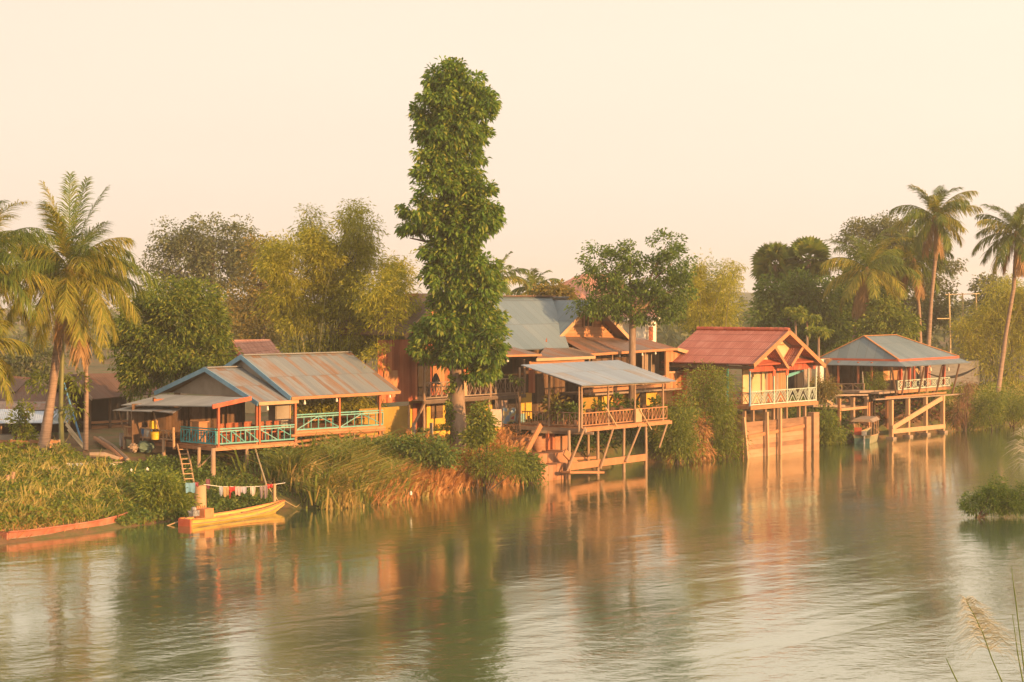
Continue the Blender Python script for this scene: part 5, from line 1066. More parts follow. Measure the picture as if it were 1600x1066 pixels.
for x, y, nm, c, lb in ((205, 740, 'plastic_bottle', 'plastic_white', 'small white plastic bottle lying on the bank below the kitchen platform'), (230, 738, 'plastic_jug', 'plastic_white', 'white plastic jug on the bank below the kitchen platform'), (642, 775, 'plastic_bottle', 'plastic_white', 'white plastic bottle at the water edge by the dry reeds'), (200, 781, 'red_flower_bag', 'plastic_red', 'small red bag hung on a stick in the weeds'), (465, 771, 'plastic_bottle', 'plastic_white', 'white bottle in the green weeds right of the laundry post')):
    p = onground(x, y, 98); sack(nm, lb, p + Z * .05, .07, .2, c, 'litter')
for x, lb in ((21, 'left of two dark mooring stakes standing in the weeds'), (12, 'thin stake beside the mooring stakes in the weeds'), (19.5, 'tall stake of the left bank weeds')):
    p = onground(x, 762, 96); q = thing('stake', lb, 'stake', p, 'stakes in the left bank weeds'); part('shaft', q, 'post', lambda m: m.tube([p - Z * .3, p + Z * (.75 if x > 20 else .6)], .1, 6))
# terrace furniture and pots
tch = chair_proto('terrace_chair', 'x', 'wood_dark', 'dark chairs on the stilt terrace', .95)
tsp = [(925, 1.0, 0, 'dark chair by the left front rail of the stilt terrace'), (938, 1.2, .2, 'dark chair second from the left along the terrace front rail'), (962, 1.0, -.1, 'dark chair left of centre along the terrace front rail'), (976, 1.3, .1, 'dark chair at the centre of the terrace front rail'), (1012, 1.0, 0, 'dark chair right of the pale slatted box on the terrace'), (1024, 1.2, 0, 'dark chair nearest the right end of the terrace')]
for i, (px, v, a, lb) in enumerate(tsp):
    p = D.P(D.uat(px, v), v, zt_)
    if i == 0: tch.location = p; tch.rotation_euler = (0, 0, aD); tch['label'] = lb
    else: copy_thing(tch, p, aD + a, lb)
for px, v, lb in ((932, 1.8, 'dark table at the left of the stilt terrace'), (969, 1.9, 'dark table in the middle of the stilt terrace'), (1018, 1.8, 'dark table at the right of the stilt terrace')): table('terrace_table', lb, D.P(D.uat(px, v), v, zt_), aD, .8, 1.4, 'wood_dark', 'tables on the stilt terrace')
# ------------------------------------------------------------------ vegetation
M['leaf_tall'] = m_leaf('tall_tree_leaf', [(.043, .102, .015), (.090, .189, .023), (.165, .272, .037), (.329, .329, .066)], .42, .35)
M['leaf_mango'] = m_leaf('mango_leaf', [(.038, .085, .013), (.094, .161, .021), (.186, .246, .034), (.321, .321, .060)], .4, .4)
M['leaf_green'] = m_leaf('broad_leaf', [(.047, .103, .020), (.094, .172, .028), (.172, .242, .043)], .42, .4)
M['leaf_hazed'] = m_leaf('haze_tinted_leaf', [(.079, .110, .047), (.126, .158, .068), (.200, .200, .084)], .4, .2)  # lightened, bluer greens paint distance haze into the leaves
M['leaf_dry'] = m_leaf('autumn_leaf', [(.092, .106, .024), (.185, .165, .040), (.304, .218, .059)], .42, .25)
M['leaf_bamboo'] = m_leaf('bamboo_leaf', [(.17, .195, .022), (.30, .32, .038), (.48, .44, .075)], .5, .25)
M['leaf_dark'] = m_leaf('dark_leaf', [(.024, .054, .012), (.048, .096, .018), (.090, .138, .026)], .28, .3)
M['leaf_bush'] = m_leaf('bush_leaf', [(.070, .116, .016), (.155, .217, .028), (.296, .310, .054)], .42, .6)
M['palm_green'] = m_leaf('palm_leaflet', [(.058, .111, .016), (.117, .176, .023), (.221, .234, .039)], .35, .8)
M['palm_gold'] = m_leaf('golden_palm_leaflet', [(.13, .17, .02), (.25, .25, .03), (.42, .33, .06)], .4, .8)
M['palm_dry'] = m_leaf('dry_palm_leaflet', [(.22, .13, .05), (.34, .20, .08), (.42, .26, .12)], .3, .8)
M['grass_green'] = m_leaf('green_grass', [(.085, .136, .025), (.170, .212, .043), (.289, .272, .068)], .3, .5)
M['grass_yellow'] = m_leaf('yellow_grass', [(.20, .22, .05), (.38, .33, .09), (.55, .42, .17)], .3, .5)
M['reed_dry'] = m_leaf('dry_reed', [(.299, .138, .046), (.483, .241, .092), (.620, .356, .161)], .3, .5)
M['reed_mid'] = m_leaf('fading_reed', [(.18, .18, .045), (.34, .27, .08), (.5, .34, .14)], .3, .5)
M['weed'] = m_leaf('bank_weed', [(.055, .110, .022), (.110, .184, .037), (.202, .239, .055)], .36, .6)
M['root'] = m_leaf('dead_root', [(.10, .05, .025), (.18, .09, .045), (.26, .14, .07)], .1, .5)
M['plume'] = m_leaf('reed_plume', [(.34, .33, .29), (.42, .41, .37)], .4, 1)
def unit(a): return a / np.maximum(np.linalg.norm(a, axis=-1, keepdims=True), 1e-6)
def leaf_quads(base, d, L, Wd, rg, droop=.2):
    n = len(base); d = unit(d); s = unit(np.cross(d, rg.normal(size=(n, 3)))); L = L[:, None]
    mid = base + d * L * .5; tip = base + d * L; tip[:, 2] -= droop * L[:, 0]; w = s * (L * Wd * .5); up = unit(np.cross(s, d)) * L * .06
    return np.stack([base, mid + w + up, tip, mid - w + up], 1).reshape(-1, 3)
def clouds(blobs, nclump, per, csig, L, Wd, rg, droop=.35, out=.7, shell=.45, flat=1.0):
    cen, outd = [], []; area = np.array([(b[3] * b[4] + b[3] * b[5] + b[4] * b[5]) for b in blobs]); cnt = np.maximum(2, nclump * area / area.sum()).astype(int)
    for b, k in zip(blobs, cnt):
        c = np.array(b[:3]); R = np.array(b[3:6]); u = unit(rg.normal(size=(k, 3))); rad = shell + (1.02 - shell) * rg.random(k) ** .6; cen.append(c + u * R * rad[:, None]); outd.append(u)
    cen = np.concatenate(cen); outd = np.concatenate(outd); m = len(cen)
    cs = csig * rg.uniform(.6, 1.35, m); n = rg.integers(int(per * .6), int(per * 1.4) + 1, m); idx = np.repeat(np.arange(m), n); N = len(idx)
    off = rg.normal(size=(N, 3)); nr_ = np.linalg.norm(off, axis=1, keepdims=True); off = off * np.minimum(1, 1.9 / nr_) * cs[idx][:, None]; off[:, 2] *= .75 * flat
    base = cen[idx] + off; d = outd[idx] * out + unit(off) * .6 + rg.normal(size=(N, 3)) * .45; d[:, 2] -= droop
    return leaf_quads(base, d, L * rg.uniform(.6, 1.3, N), Wd, rg)
def pb(px, py, rx, rz, Y, dep=None):
    p = at(px, py, Y); k = Y / F; return (p.x, p.y, p.z, rx * k, (dep if dep is not None else rx * k), rz * k)
def limbs(mb, base, fork, tips, r0, r1, bend=.0):
    base, fork = V(base), V(fork); m = base.lerp(fork, .5) + V((bend, 0, 0)); mb.tube([base, base.lerp(m, .5), m, m.lerp(fork, .5), fork], [r0 * 1.25, r0, r0 * .92, (r0 + r1) / 2, r1], 10)
    for t_ in tips:
        t_ = V(t_); q = fork.lerp(t_, .5) + V((RND.uniform(-.3, .3), RND.uniform(-.3, .3), .3)); mb.tube([fork - Z * .2, q, t_], [r1 * .7, r1 * .42, r1 * .12], 6)
def tree(name, label, blobs, base, fork, mat, n, per, csig, L, Wd, seed, r0=.2, r1=.12, group=None, bark='bark', droop=.35, shell=.45, cat='tree', bend=0, ntips=99, out=.7, flat=1.):
    rg = np.random.default_rng(seed); t_ = thing(name, label, cat, V(base), group); mb = MB(); limbs(mb, base, fork, [V(b[:3]) for b in blobs[:ntips]], r0, r1, bend); mb.build('trunk', M[bark], t_, smooth=True)
    npmesh('crown', clouds(blobs, n, per, csig, L, Wd, rg, droop, out, shell, flat), 4, M[mat], t_); return t_
def shrub(name, label, blobs, base, mat, n, per, csig, L, Wd, seed, group=None, droop=.1, shell=.3, stems=5, out=.8):
    rg = np.random.default_rng(seed); t_ = thing(name, label, 'shrub', V(base), group); mb = MB(); b0 = V(base)
    for i in range(stems):
        q = blobs[i % len(blobs)]; e = V(q[:3]) + V((RND.uniform(-.5, .5) * q[3], RND.uniform(-.5, .5) * q[4], RND.uniform(0, .5) * q[5])); s = b0 + V((RND.uniform(-.3, .3), RND.uniform(-.3, .3), -.2)); mb.tube([s, s.lerp(e, .5) + V((.1, 0, .1)), e], [.05, .035, .015], 5)
    mb.build('stems', M['bark_dark'], t_); npmesh('foliage', clouds(blobs, n, per, csig, L, Wd, rg, droop, out, shell), 4, M[mat], t_); return t_

# --- the tall leafy column tree
YT = 109.0
rows = [(114, 694, 718), (130, 674, 744), (156, 662, 764), (182, 644, 764), (206, 650, 742), (218, 664, 764), (246, 664, 750), (272, 660, 754), (300, 662, 768), (330, 632, 780), (350, 640, 776), (372, 676, 742), (386, 670, 746), (400, 668, 750), (412, 700, 768), (430, 674, 770), (450, 680, 766), (470, 680, 764), (498, 670, 776), (522, 658, 782), (546, 648, 782), (556, 690, 770), (575, 738, 776)]
bl = []; rg0 = np.random.default_rng(11)
for y, a, b in rows:
    a -= 4; b += 4; k = max(2, int((b - a) / 42)); bl.append(pb((a + b) / 2, y, (b - a) * .22, 18, YT - .3, .9))
    for i in range(k):
        cx = a + (b - a) * (i + .5) / k; w = (b - a) / k * .62; bl.append(pb(cx + rg0.uniform(-4, 4), y + rg0.uniform(-5, 5), w, 17, YT + rg0.uniform(-1, 1) * .7, 1.3 if y < 560 else 1.0))
bT = gp(at(717, 684, YT), -.1); bT = V((at(717, 684, YT).x, YT, at(717, 690, YT).z - .6))
tall = tree('column_tree', 'very tall narrow column shaped green tree rising far above all the roofs', bl, bT, at(706, 300, YT), 'leaf_tall', 1050, 72, .21, .30, .42, 21, .42, .25, droop=.5, ntips=0, shell=.35)
for y, x in ((372, 640), (366, 770), (340, 640), (330, 775), (395, 680), (388, 745), (520, 655), (545, 780), (440, 770), (230, 665), (215, 760), (185, 650), (470, 670)): part('limb', tall, 'bark_dark', lambda mb: mb.tube([at(707, y + 14, YT), at(x, y, YT)], [.13, .03], 6))
part('leader', tall, 'bark_dark', lambda mb: mb.tube([at(706, 300, YT), at(704, 120, YT)], [.22, .05], 8))
rg = np.random.default_rng(33); vb_ = [pb(708 + 0, y, 12, 12, YT - .45, .15) for y in (625, 645, 662)]
npmesh('climbing_vine', clouds([pb(704, y, 7, 14, YT - .3, .25) for y in (600, 620, 640, 660, 676)], 60, 16, .1, .16, .7, rg, .4, .6), 4, M['leaf_mango'], tall)
# --- second tree
Y2_ = 127.0
bl2 = [pb(*q, Y2_) for q in ((935, 405, 24, 22), (922, 432, 18, 22), (958, 420, 28, 28), (985, 405, 26, 22), (1010, 430, 36, 34), (1040, 385, 24, 24), (1050, 412, 30, 30), (965, 455, 34, 26), (930, 478, 26, 16), (912, 477, 14, 12), (1000, 470, 36, 24), (1040, 450, 36, 32), (1066, 450, 20, 26), (1020, 492, 30, 14), (1048, 482, 22, 16), (978, 488, 20, 12), (955, 475, 24, 14))]
b2_ = gp(at(988, 690, Y2_))
tree('broadleaf_tree', 'round crowned tree with a bare pale trunk growing up through the terrace roof', bl2, b2_, at(988, 490, Y2_), 'leaf_green', 330, 54, .25, .22, .5, 22, .26, .2, 'broadleaf trees by the houses', droop=.25)
# --- mango tree
YM = 111.0
bl3 = [pb(*q, YM) for q in ((262, 462, 44, 22), (310, 462, 28, 20), (228, 500, 40, 32), (285, 500, 50, 34), (330, 510, 28, 34), (205, 545, 26, 34), (250, 540, 44, 34), (315, 550, 40, 30), (345, 555, 18, 24), (225, 580, 34, 24), (212, 598, 18, 16), (335, 575, 24, 16), (268, 570, 30, 22))]
b3 = at(277, 650, YM + 1); b3.z = 2.0
tree('mango_tree', 'dense round dark mango tree behind the cafe gable with golden new leaves', bl3, b3, at(277, 580, YM), 'leaf_mango', 330, 120, .33, .24, .36, 23, .2, .16, 'broadleaf trees by the houses', droop=.3, shell=.5)
# --- trees behind
def far_tree(label, blobs, Y, bx, by, mat, n, per, cs, L, seed, Wd=.5, name='broadleaf_tree', r0=.3, group='trees behind the houses', droop=.2, shell=.3):
    bl_ = [pb(*q, Y) for q in blobs]; b = at(bx, by, Y); b.z = gz(b.x, b.y) - .3; f = V(bl_[0][:3]) - Z * bl_[0][5]
    return tree(name, label, bl_, b, V((b.x * .6 + f.x * .4, b.y, min(f.z, bl_[0][2]))), mat, n, per, cs, L, Wd, seed, r0, r0 * .6, group, 'bark_dark', droop, shell)
far_tree('large hazy olive tree behind the mango tree', ((335, 365, 36, 30), (375, 375, 26, 26), (268, 368, 26, 24), (305, 385, 30, 26), (290, 400, 40, 30), (345, 410, 46, 36), (250, 408, 24, 18), (262, 440, 30, 26), (320, 460, 50, 40), (390, 410, 34, 34), (410, 450, 40, 40)), 172, 330, 590, 'leaf_hazed', 430, 60, .5, .27, 41)
far_tree('rusty tinted airy tree between the hazy olive tree and the bamboo', ((410, 400, 30, 36), (425, 455, 40, 45), (385, 480, 40, 40), (410, 520, 45, 30)), 150, 410, 590, 'leaf_dry', 200, 36, .5, .28, 42)
far_tree('bushy olive tree just left of the bamboo clump behind the pink tiled roof', ((370, 505, 34, 26), (420, 510, 34, 26), (395, 490, 30, 25)), 160, 390, 590, 'leaf_dry', 110, 30, .5, .28, 43)
far_tree('dark green rounded tree left of the leaning coconut palm', ((1222, 470, 34, 34), (1200, 500, 26, 26), (1250, 465, 30, 34), (1280, 470, 36, 40), (1240, 510, 46, 30), (1290, 520, 44, 34), (1205, 455, 18, 18)), 166, 1240, 600, 'leaf_green', 380, 44, .45, .36, 44)
far_tree('dark bushy tree behind the leaning coconut palm', ((1330, 460, 34, 40), (1320, 510, 40, 30), (1365, 480, 36, 40), (1345, 430, 26, 26)), 168, 1340, 600, 'leaf_green', 260, 42, .45, .36, 45)
far_tree('tall spreading tree behind the pair of coconut palms', ((1385, 358, 34, 22), (1345, 372, 30, 26), (1410, 385, 34, 30), (1440, 420, 34, 30), (1420, 470, 44, 46), (1465, 470, 26, 40), (1478, 415, 18, 14), (1420, 520, 40, 34), (1380, 420, 34, 40)), 182, 1420, 600, 'leaf_hazed', 480, 62, .5, .27, 46)
far_tree('golden green bushy tree behind the pavilion roof', ((1385, 490, 26, 22), (1400, 510, 34, 22), (1365, 515, 26, 18)), 158, 1390, 600, 'leaf_bush', 140, 40, .35, .3, 47)
far_tree('feathery pale tree leaning right behind the second tree', ((1075, 450, 22, 26), (1105, 440, 26, 30), (1120, 470, 30, 30), (1095, 490, 40, 26), (1130, 425, 20, 14), (1060, 490, 24, 24), (1110, 515, 40, 20), (1140, 480, 20, 20)), 150, 1090, 600, 'leaf_bush', 190, 34, .42, .28, 48, .3)
far_tree('hazy tree beyond the three pole frame', ((1545, 450, 24, 18), (1560, 480, 30, 26), (1535, 490, 28, 28)), 215, 1550, 600, 'leaf_hazed', 150, 34, .5, .4, 49)
far_tree('orange tipped small tree behind the main grey roof', ((868, 455, 22, 10), (850, 460, 14, 8), (885, 462, 14, 8)), 142, 868, 590, 'leaf_dry', 60, 30, .3, .3, 50)
far_tree('hazy green tree left behind the low shed', ((20, 585, 40, 20), (60, 560, 30, 26), (-20, 560, 40, 40)), 150, 30, 640, 'leaf_hazed', 130, 34, .5, .36, 51)
# --- bamboo
def bamboo(name, label, bx, by, Y, tops, blobs, n, per, cs, L, seed, nc=26, mat='leaf_bamboo'):
    rg = np.random.default_rng(seed); b = at(bx, by, Y); b.z = gz(b.x, b.y) - .2; t_ = thing(name, label, 'bamboo', b, 'bamboo clumps'); mb = MB(); tp = []
    for i in range(nc):
        q = tops[i % len(tops)]; e = at(q[0] + rg.uniform(-22, 22), q[1] + rg.uniform(-12, 25), Y + rg.uniform(-2.5, 2.5)); s = b + V((rg.uniform(-1.6, 1.6) + (e.x - b.x) * .18, rg.uniform(-1.2, 1.2), 0)); m1 = s.lerp(e, .55); m1.z += (e.z - s.z) * .12; m1.x -= (e.x - s.x) * .12
        m2 = s.lerp(e, .85); m2.z += (e.z - s.z) * .07; mb.tube([s, s.lerp(m1, .5), m1, m2, e], [.05, .05, .045, .03, .01], 5); tp += [m1, m2, e, m1.lerp(m2, .5), m2.lerp(e, .5)]
    mb.build('culms', M['culm'], t_)
    bb = [pb(*q, Y - (4.5 if q[0] > 585 and bx < 1000 else 0)) for q in blobs] + [(p.x, p.y, p.z, .55, .55, .5) for p in tp]
    npmesh('foliage', clouds(bb, n, per, cs, L, .2, rg, .3, .55, .15, .8), 4, M[mat], t_); return t_
bamboo('bamboo_clump', 'big yellow green bamboo clump with feathery tips behind the cafe roof', 500, 620, 114, ((445, 370), (475, 345), (520, 375), (560, 335), (590, 390), (620, 420), (635, 450), (420, 410), (495, 360), (545, 360)),
       ((450, 405, 36, 36), (500, 420, 44, 44), (555, 410, 40, 44), (590, 450, 44, 40), (545, 480, 55, 50), (480, 490, 45, 30), (440, 470, 36, 40), (605, 500, 30, 34), (630, 460, 22, 28), (560, 530, 46, 34), (480, 540, 46, 26), (590, 560, 18, 24)), 1500, 46, .33, .26, 61, 40)
bamboo('bamboo_clump', 'hazy tall bamboo grove at the right edge behind the leaning palm', 1560, 600, 176, ((1530, 470), (1560, 450), (1590, 470), (1620, 450), (1515, 500), (1575, 440)), ((1530, 520, 34, 50), (1570, 500, 40, 60), (1610, 500, 40, 60), (1545, 570, 44, 40), (1590, 570, 40, 40), (1640, 520, 40, 70)), 620, 40, .55, .36, 62, 30)
bamboo('bamboo_clump', 'slim bamboo with sparse tips rising right of the second tree', 1100, 600, 146, ((1090, 415), (1110, 405), (1135, 410), (1150, 440)), ((1085, 470, 24, 26), (1105, 450, 26, 30), (1125, 460, 24, 26), (1100, 500, 34, 26), (1135, 490, 22, 22)), 330, 36, .34, .28, 63, 9)
bamboo('bamboo_clump', 'low bamboo stems seen through the open cafe behind the raised deck', 500, 668, 110.5, ((480, 625), (500, 620), (530, 622), (560, 618), (580, 615)), ((500, 622, 40, 8), (560, 620, 36, 10)), 80, 20, .25, .26, 64, 40)
# --- palms
def frond(mb_pts, c, az, el, L, bend, rg, mat, parent, leaf=.75, nl=40, wd=.075, droop=.35, split=1.0):
    pts = []; p = np.array(c, float); a = el; m = 14; hd = np.array([math.cos(az), math.sin(az), 0])
    for i in range(m + 1):
        pts.append(p.copy()); p = p + (hd * math.cos(a) + np.array([0, 0, 1]) * math.sin(a)) * L / m; a -= bend / m * (.4 + 1.2 * i / m)
    pts = np.array(pts); tt = np.linspace(.12, .99, nl); seg = np.clip((tt * m).astype(int), 0, m - 1); fr = tt * m - seg; pos = pts[seg] * (1 - fr[:, None]) + pts[seg + 1] * fr[:, None]; tan = unit(pts[seg + 1] - pts[seg])
    side = np.array([-math.sin(az), math.cos(az), 0]); vs = []
    for s in (1, -1):
        ll = leaf * np.sin(np.pi * (.12 + .80 * tt)) ** .7 * rg.uniform(.8, 1.1, nl); d = side * s * rg.uniform(.45, .85, (nl, 1)) + tan * .75 + np.array([0, 0, 1]) * (rg.uniform(-.1, .25, (nl, 1)) if el > 1.0 else rg.uniform(-1.15, .1, (nl, 1))) + rg.normal(size=(nl, 3)) * .1; d = unit(d)
        w = unit(np.cross(d, np.cross(tan, d))) * wd / 2; mid = pos + d * ll[:, None] * .55; mid[:, 2] -= ll * droop * .25; tip = pos + d * ll[:, None]; tip[:, 2] -= ll * droop
        vs.append(np.stack([pos - w * .6, pos + w * .6, mid + w, mid - w], 1).reshape(-1, 3)); vs.append(np.stack([mid - w, mid + w, tip + w * .15, tip - w * .15], 1).reshape(-1, 3))
    rw = .035; q = []
    for i in range(m):
        k = rw * (1 - i / m * .8); up = np.array([0, 0, k]); sd_ = side * k
        q.append([pts[i] - sd_, pts[i] + sd_, pts[i + 1] + sd_, pts[i + 1] - sd_]); q.append([pts[i] - up, pts[i] + up, pts[i + 1] + up, pts[i + 1] - up])
    vs.append(np.array(q).reshape(-1, 3))
    return npmesh('frond', np.concatenate(vs), 4, M[mat], parent)
def palm(label, base, mids, crown, L, seed, n=22, r=.2, specs=None, dry=3, gold=.4, leaf=.75, nuts=6, nl=40, group='coconut palms', wd=.075):
    rg = np.random.default_rng(seed); t_ = thing('coconut_palm', label, 'palm tree', V(base), group); c = V(crown)
    part('trunk', t_, 'bark_palm', lambda mb: mb.tube([V(base)] + [V(m) for m in mids] + [c], [r * 1.5] + [r * 1.05] * len(mids) + [r * .8], 10), smooth=True)
    part('crown_shaft', t_, 'palm_dry', lambda mb: mb.tube([c - Z * .5, c + Z * .1, c + Z * .45], [r * .9, r * 1.4, r * .4], 8))
    sp_ = specs or []
    if not specs:
        for i in range(n):
            k = (i + .5) / n; el = math.radians(82 - 118 * k ** 1.1 + rg.uniform(-8, 8)); sp_.append((i * 2.39996 + rg.uniform(-.25, .25), el, L * rg.uniform(.85, 1.08) * (1 - .12 * (k < .15)), 1.1 + .5 * rg.random() - .45 * max(0, k - .6), 'palm_gold' if rg.random() < gold * (.4 + k) else 'palm_green'))
        for i in range(dry): sp_.append((rg.uniform(0, 6.28), math.radians(-55 - 20 * rg.random()), L * .75, .35, 'palm_dry'))
    for az, el, l_, bd, mt in sp_: frond(None, (c.x, c.y, c.z + .2), az, el, l_, bd, rg, mt, t_, leaf, nl, wd, .35 if mt != 'palm_dry' else .8)
    for i in range(nuts):
        a = i * 6.28 / max(nuts, 1) + .4; q = c + V((math.cos(a) * .3, math.sin(a) * .3, -.25 - .12 * (i % 2))); part('coconut', t_, 'palm_gold' if i % 2 else 'bark', lambda mb: mb.lathe(q - Z * .14, [(.02, 0), (.1, .05), (.13, .14), (.1, .22), (.02, .28)], 8), smooth=True)
    return t_
def dg(*a): return [math.radians(x) for x in a]
YP = 104.0; rgx = random.Random(44)
def spec(lst, L): return [(math.radians(a), math.radians(e), L * l, b, m) for a, e, l, b, m in lst]
g_, o_, d_ = 'palm_green', 'palm_gold', 'palm_dry'
pl1 = spec([(100, 86, 1.12, .3, g_), (170, 80, 1.05, .4, o_), (20, 74, 1.05, .45, g_), (60, 80, 1.1, .3, g_), (135, 70, 1.0, .8, g_), (250, 72, .9, .9, o_), (330, 60, .8, .9, g_), (60, 58, .8, 1.1, g_), (10, 48, .85, 1.9, g_), (350, 38, .8, 2.0, o_), (190, 55, .95, 1.4, g_), (175, 35, 1., 1.3, g_), (215, 48, 1.0, 1.5, o_), (140, 40, .9, 1.5, g_),
            (5, 18, 1.08, 1.35, g_), (200, 12, .95, .9, g_), (180, 2, .9, .7, g_), (345, -8, 1.1, 1.3, o_), (310, -12, 1.1, 1.2, o_), (280, -8, 1.0, 1.4, o_), (255, -15, 1.05, 1.2, o_), (230, -10, 1.1, 1.3, o_), (205, -20, 1.0, 1.1, o_), (30, -15, 1.0, 1.2, g_), (295, -40, 1.0, .8, o_), (325, -38, 1.05, .9, o_), (240, -45, 1.0, .8, o_), (190, -42, .95, .9, g_), (355, -35, 1.0, 1.0, o_),
            (270, -62, .8, .3, d_), (300, -60, 1.1, .3, d_)], 4.7)
palm('leaning coconut palm with a full golden crown, main palm of the left bank', onground(66, 714, 103), [at(80, 620, YP), at(92, 530, YP)], at(108, 425, YP), 4.6, 71, r=.22, specs=pl1 + [(rgx.uniform(0, 6.283), math.radians(rgx.uniform(-5, 72)), 4.5 * rgx.uniform(.8, 1.02), rgx.uniform(.9, 1.6), 'palm_green' if rgx.random() < .65 else 'palm_gold') for _ in range(14)], leaf=1.2, nl=96, wd=.042)
palm('coconut palm cut off by the left edge of the view', onground(-60, 720, 100), [at(-55, 600, 101)], at(-42, 425, 101), 5.2, 72, n=34, leaf=1.2, nl=90, wd=.042, gold=.5)
palm('small coconut palm low at the left edge with drooping golden fronds', onground(-45, 720, 98), [at(-42, 620, 98)], at(-40, 545, 98), 3.4, 73, n=14, gold=.9, leaf=.9, nl=60, wd=.055, dry=1, nuts=0)
def bare(name, label, pts, r, mat, cat='palm tree'):
    t_ = thing(name, label, cat, V(pts[0]), 'slim bare trunks by the barn'); part('trunk', t_, mat, lambda mb: mb.tube(pts, [r * 1.15] + [r] * (len(pts) - 2) + [r * .7], 8), smooth=True); return t_
bt = bare('slim_palm', 'slim pale palm trunk standing in front of the barn roof, with orange dead fronds', [onground(134, 706, 106), at(135, 620, 106), at(134, 520, 106)], .13, 'bark_palm')
rgp = np.random.default_rng(9)
for az, el, l_, mt in ((3.6, -75, 1.9, d_), (4.9, -78, 1.6, d_), (.6, -40, 1.9, o_), (2.6, -45, 1.9, o_), (5.6, -30, 2., o_), (1.8, 30, 1.8, g_), (4.2, 10, 1.8, o_)): frond(None, tuple(at(134, 522, 106)), az, math.radians(el), l_, .8, rgp, mt, bt, .5, 26, .07)
bg_ = bare('green_trunk_tree', 'slim green barked tree just right of the main palm trunk', [onground(97, 706, 105), at(95, 640, 105), at(97, 560, 105), at(97, 470, 105)], .13, 'culm', 'tree')
npmesh('leaves', clouds([pb(104, 640, 14, 5, 105, .5), pb(122, 640, 8, 8, 104.5, .4), pb(118, 652, 7, 6, 105, .3), pb(60, 600, 16, 10, 106, .6), pb(120, 600, 18, 14, 106, .6), pb(75, 590, 24, 10, 106, .8)], 50, 16, .22, .3, .3, np.random.default_rng(4), .5), 4, M['leaf_bush'], bg_)
palm('leaning coconut palm with hanging dry fronds in front of the dark trees', gp(at(1325, 545, 160)), [at(1338, 500, 160)], at(1355, 424, 160), 4.9, 74, r=.15, n=24, dry=8, leaf=1.1, nl=60, wd=.062, gold=.5)
palm('tallest coconut palm, its crown alone against the sky above the pavilion', gp(at(1446, 560, 162)), [at(1455, 470, 162), at(1462, 400, 162)], at(1460, 342, 162), 4.0, 75, r=.15, n=26, dry=2, leaf=1.05, nl=60, wd=.062, gold=.25)
palm('coconut palm tucked against the spreading tree left of the tallest palm', gp(at(1441, 560, 165)), [at(1436, 480, 165)], at(1428, 410, 165), 3.9, 76, r=.14, n=20, dry=4, leaf=1.0, nl=54, wd=.062, gold=.4)
palm('coconut palm with a curved trunk at the right edge', gp(at(1553, 612, 162)), [at(1572, 520, 162), at(1584, 450, 162)], at(1588, 368, 162), 4.2, 77, r=.16, n=26, dry=5, leaf=1.05, nl=60, wd=.062, gold=.3)
palm('distant hazy palm standing behind the main ridge', gp(at(832, 600, 185)), [at(833, 520, 185)], at(835, 455, 185), 3.0, 78, n=16, dry=0, leaf=.9, nl=26, wd=.13, gold=.2, nuts=0)
palm('distant palm half hidden behind the tall column tree', gp(at(778, 600, 180)), [at(778, 520, 180)], at(778, 440, 180), 3.2, 79, n=14, dry=0, leaf=.9, nl=26, wd=.13, gold=.2, nuts=0)
# fan palms
def fan_palm(label, base, crown, R, seed, n=26):
    rg = np.random.default_rng(seed); t_ = thing('fan_palm', label, 'palm tree', V(base), 'fan palms'); c = V(crown); part('trunk', t_, 'bark_palm', lambda mb: mb.tube([V(base), c], [.3, .24], 8), smooth=True); vs = []
    for i in range(n):
        k = (i + .5) / n; el = math.radians(80 - 130 * k); az = i * 2.39996; d = np.array([math.cos(az) * math.cos(el), math.sin(az) * math.cos(el), math.sin(el)]); o = np.array(c) + d * R * .45; s = unit(np.cross(d, [0, 0, 1.0]) + 1e-4); u_ = np.cross(s, d); tw = rg.uniform(-1.5, 1.5); s, u_ = s * math.cos(tw) + u_ * math.sin(tw), u_ * math.cos(tw) - s * math.sin(tw)
        for j in range(17):
            a = (j - 8) / 8 * 2.0; dd_ = d * math.cos(a) + s * math.sin(a) + u_ * .12 * abs(math.sin(a)); l_ = R * .55 * (1 - .12 * abs(a)); e = o + dd_ * l_ + np.array([0, 0, -.18 * l_]); w = np.cross(dd_, u_) * .06 * l_ * 1.6; m_ = o + dd_ * l_ * .6; vs.append([o, m_ + w, e, m_ - w])
        w = s * .04; vs.append([np.array(c) - w, np.array(c) + w, o + w, o - w])
    npmesh('crown', np.array(vs).reshape(-1, 3), 4, M['palm_green'], t_)
fan_palm('left sugar palm with round fan leaves behind the dark trees', gp(at(1211, 590, 178)), at(1211, 414, 178), 2.6, 81, 40); fan_palm('right sugar palm with round fan leaves behind the dark trees', gp(at(1263, 590, 178)), at(1263, 406, 178), 2.6, 82, 40); fan_palm('lower sugar palm between the other two fan crowns', gp(at(1240, 590, 180)), at(1240, 436, 180), 2.3, 83, 34)
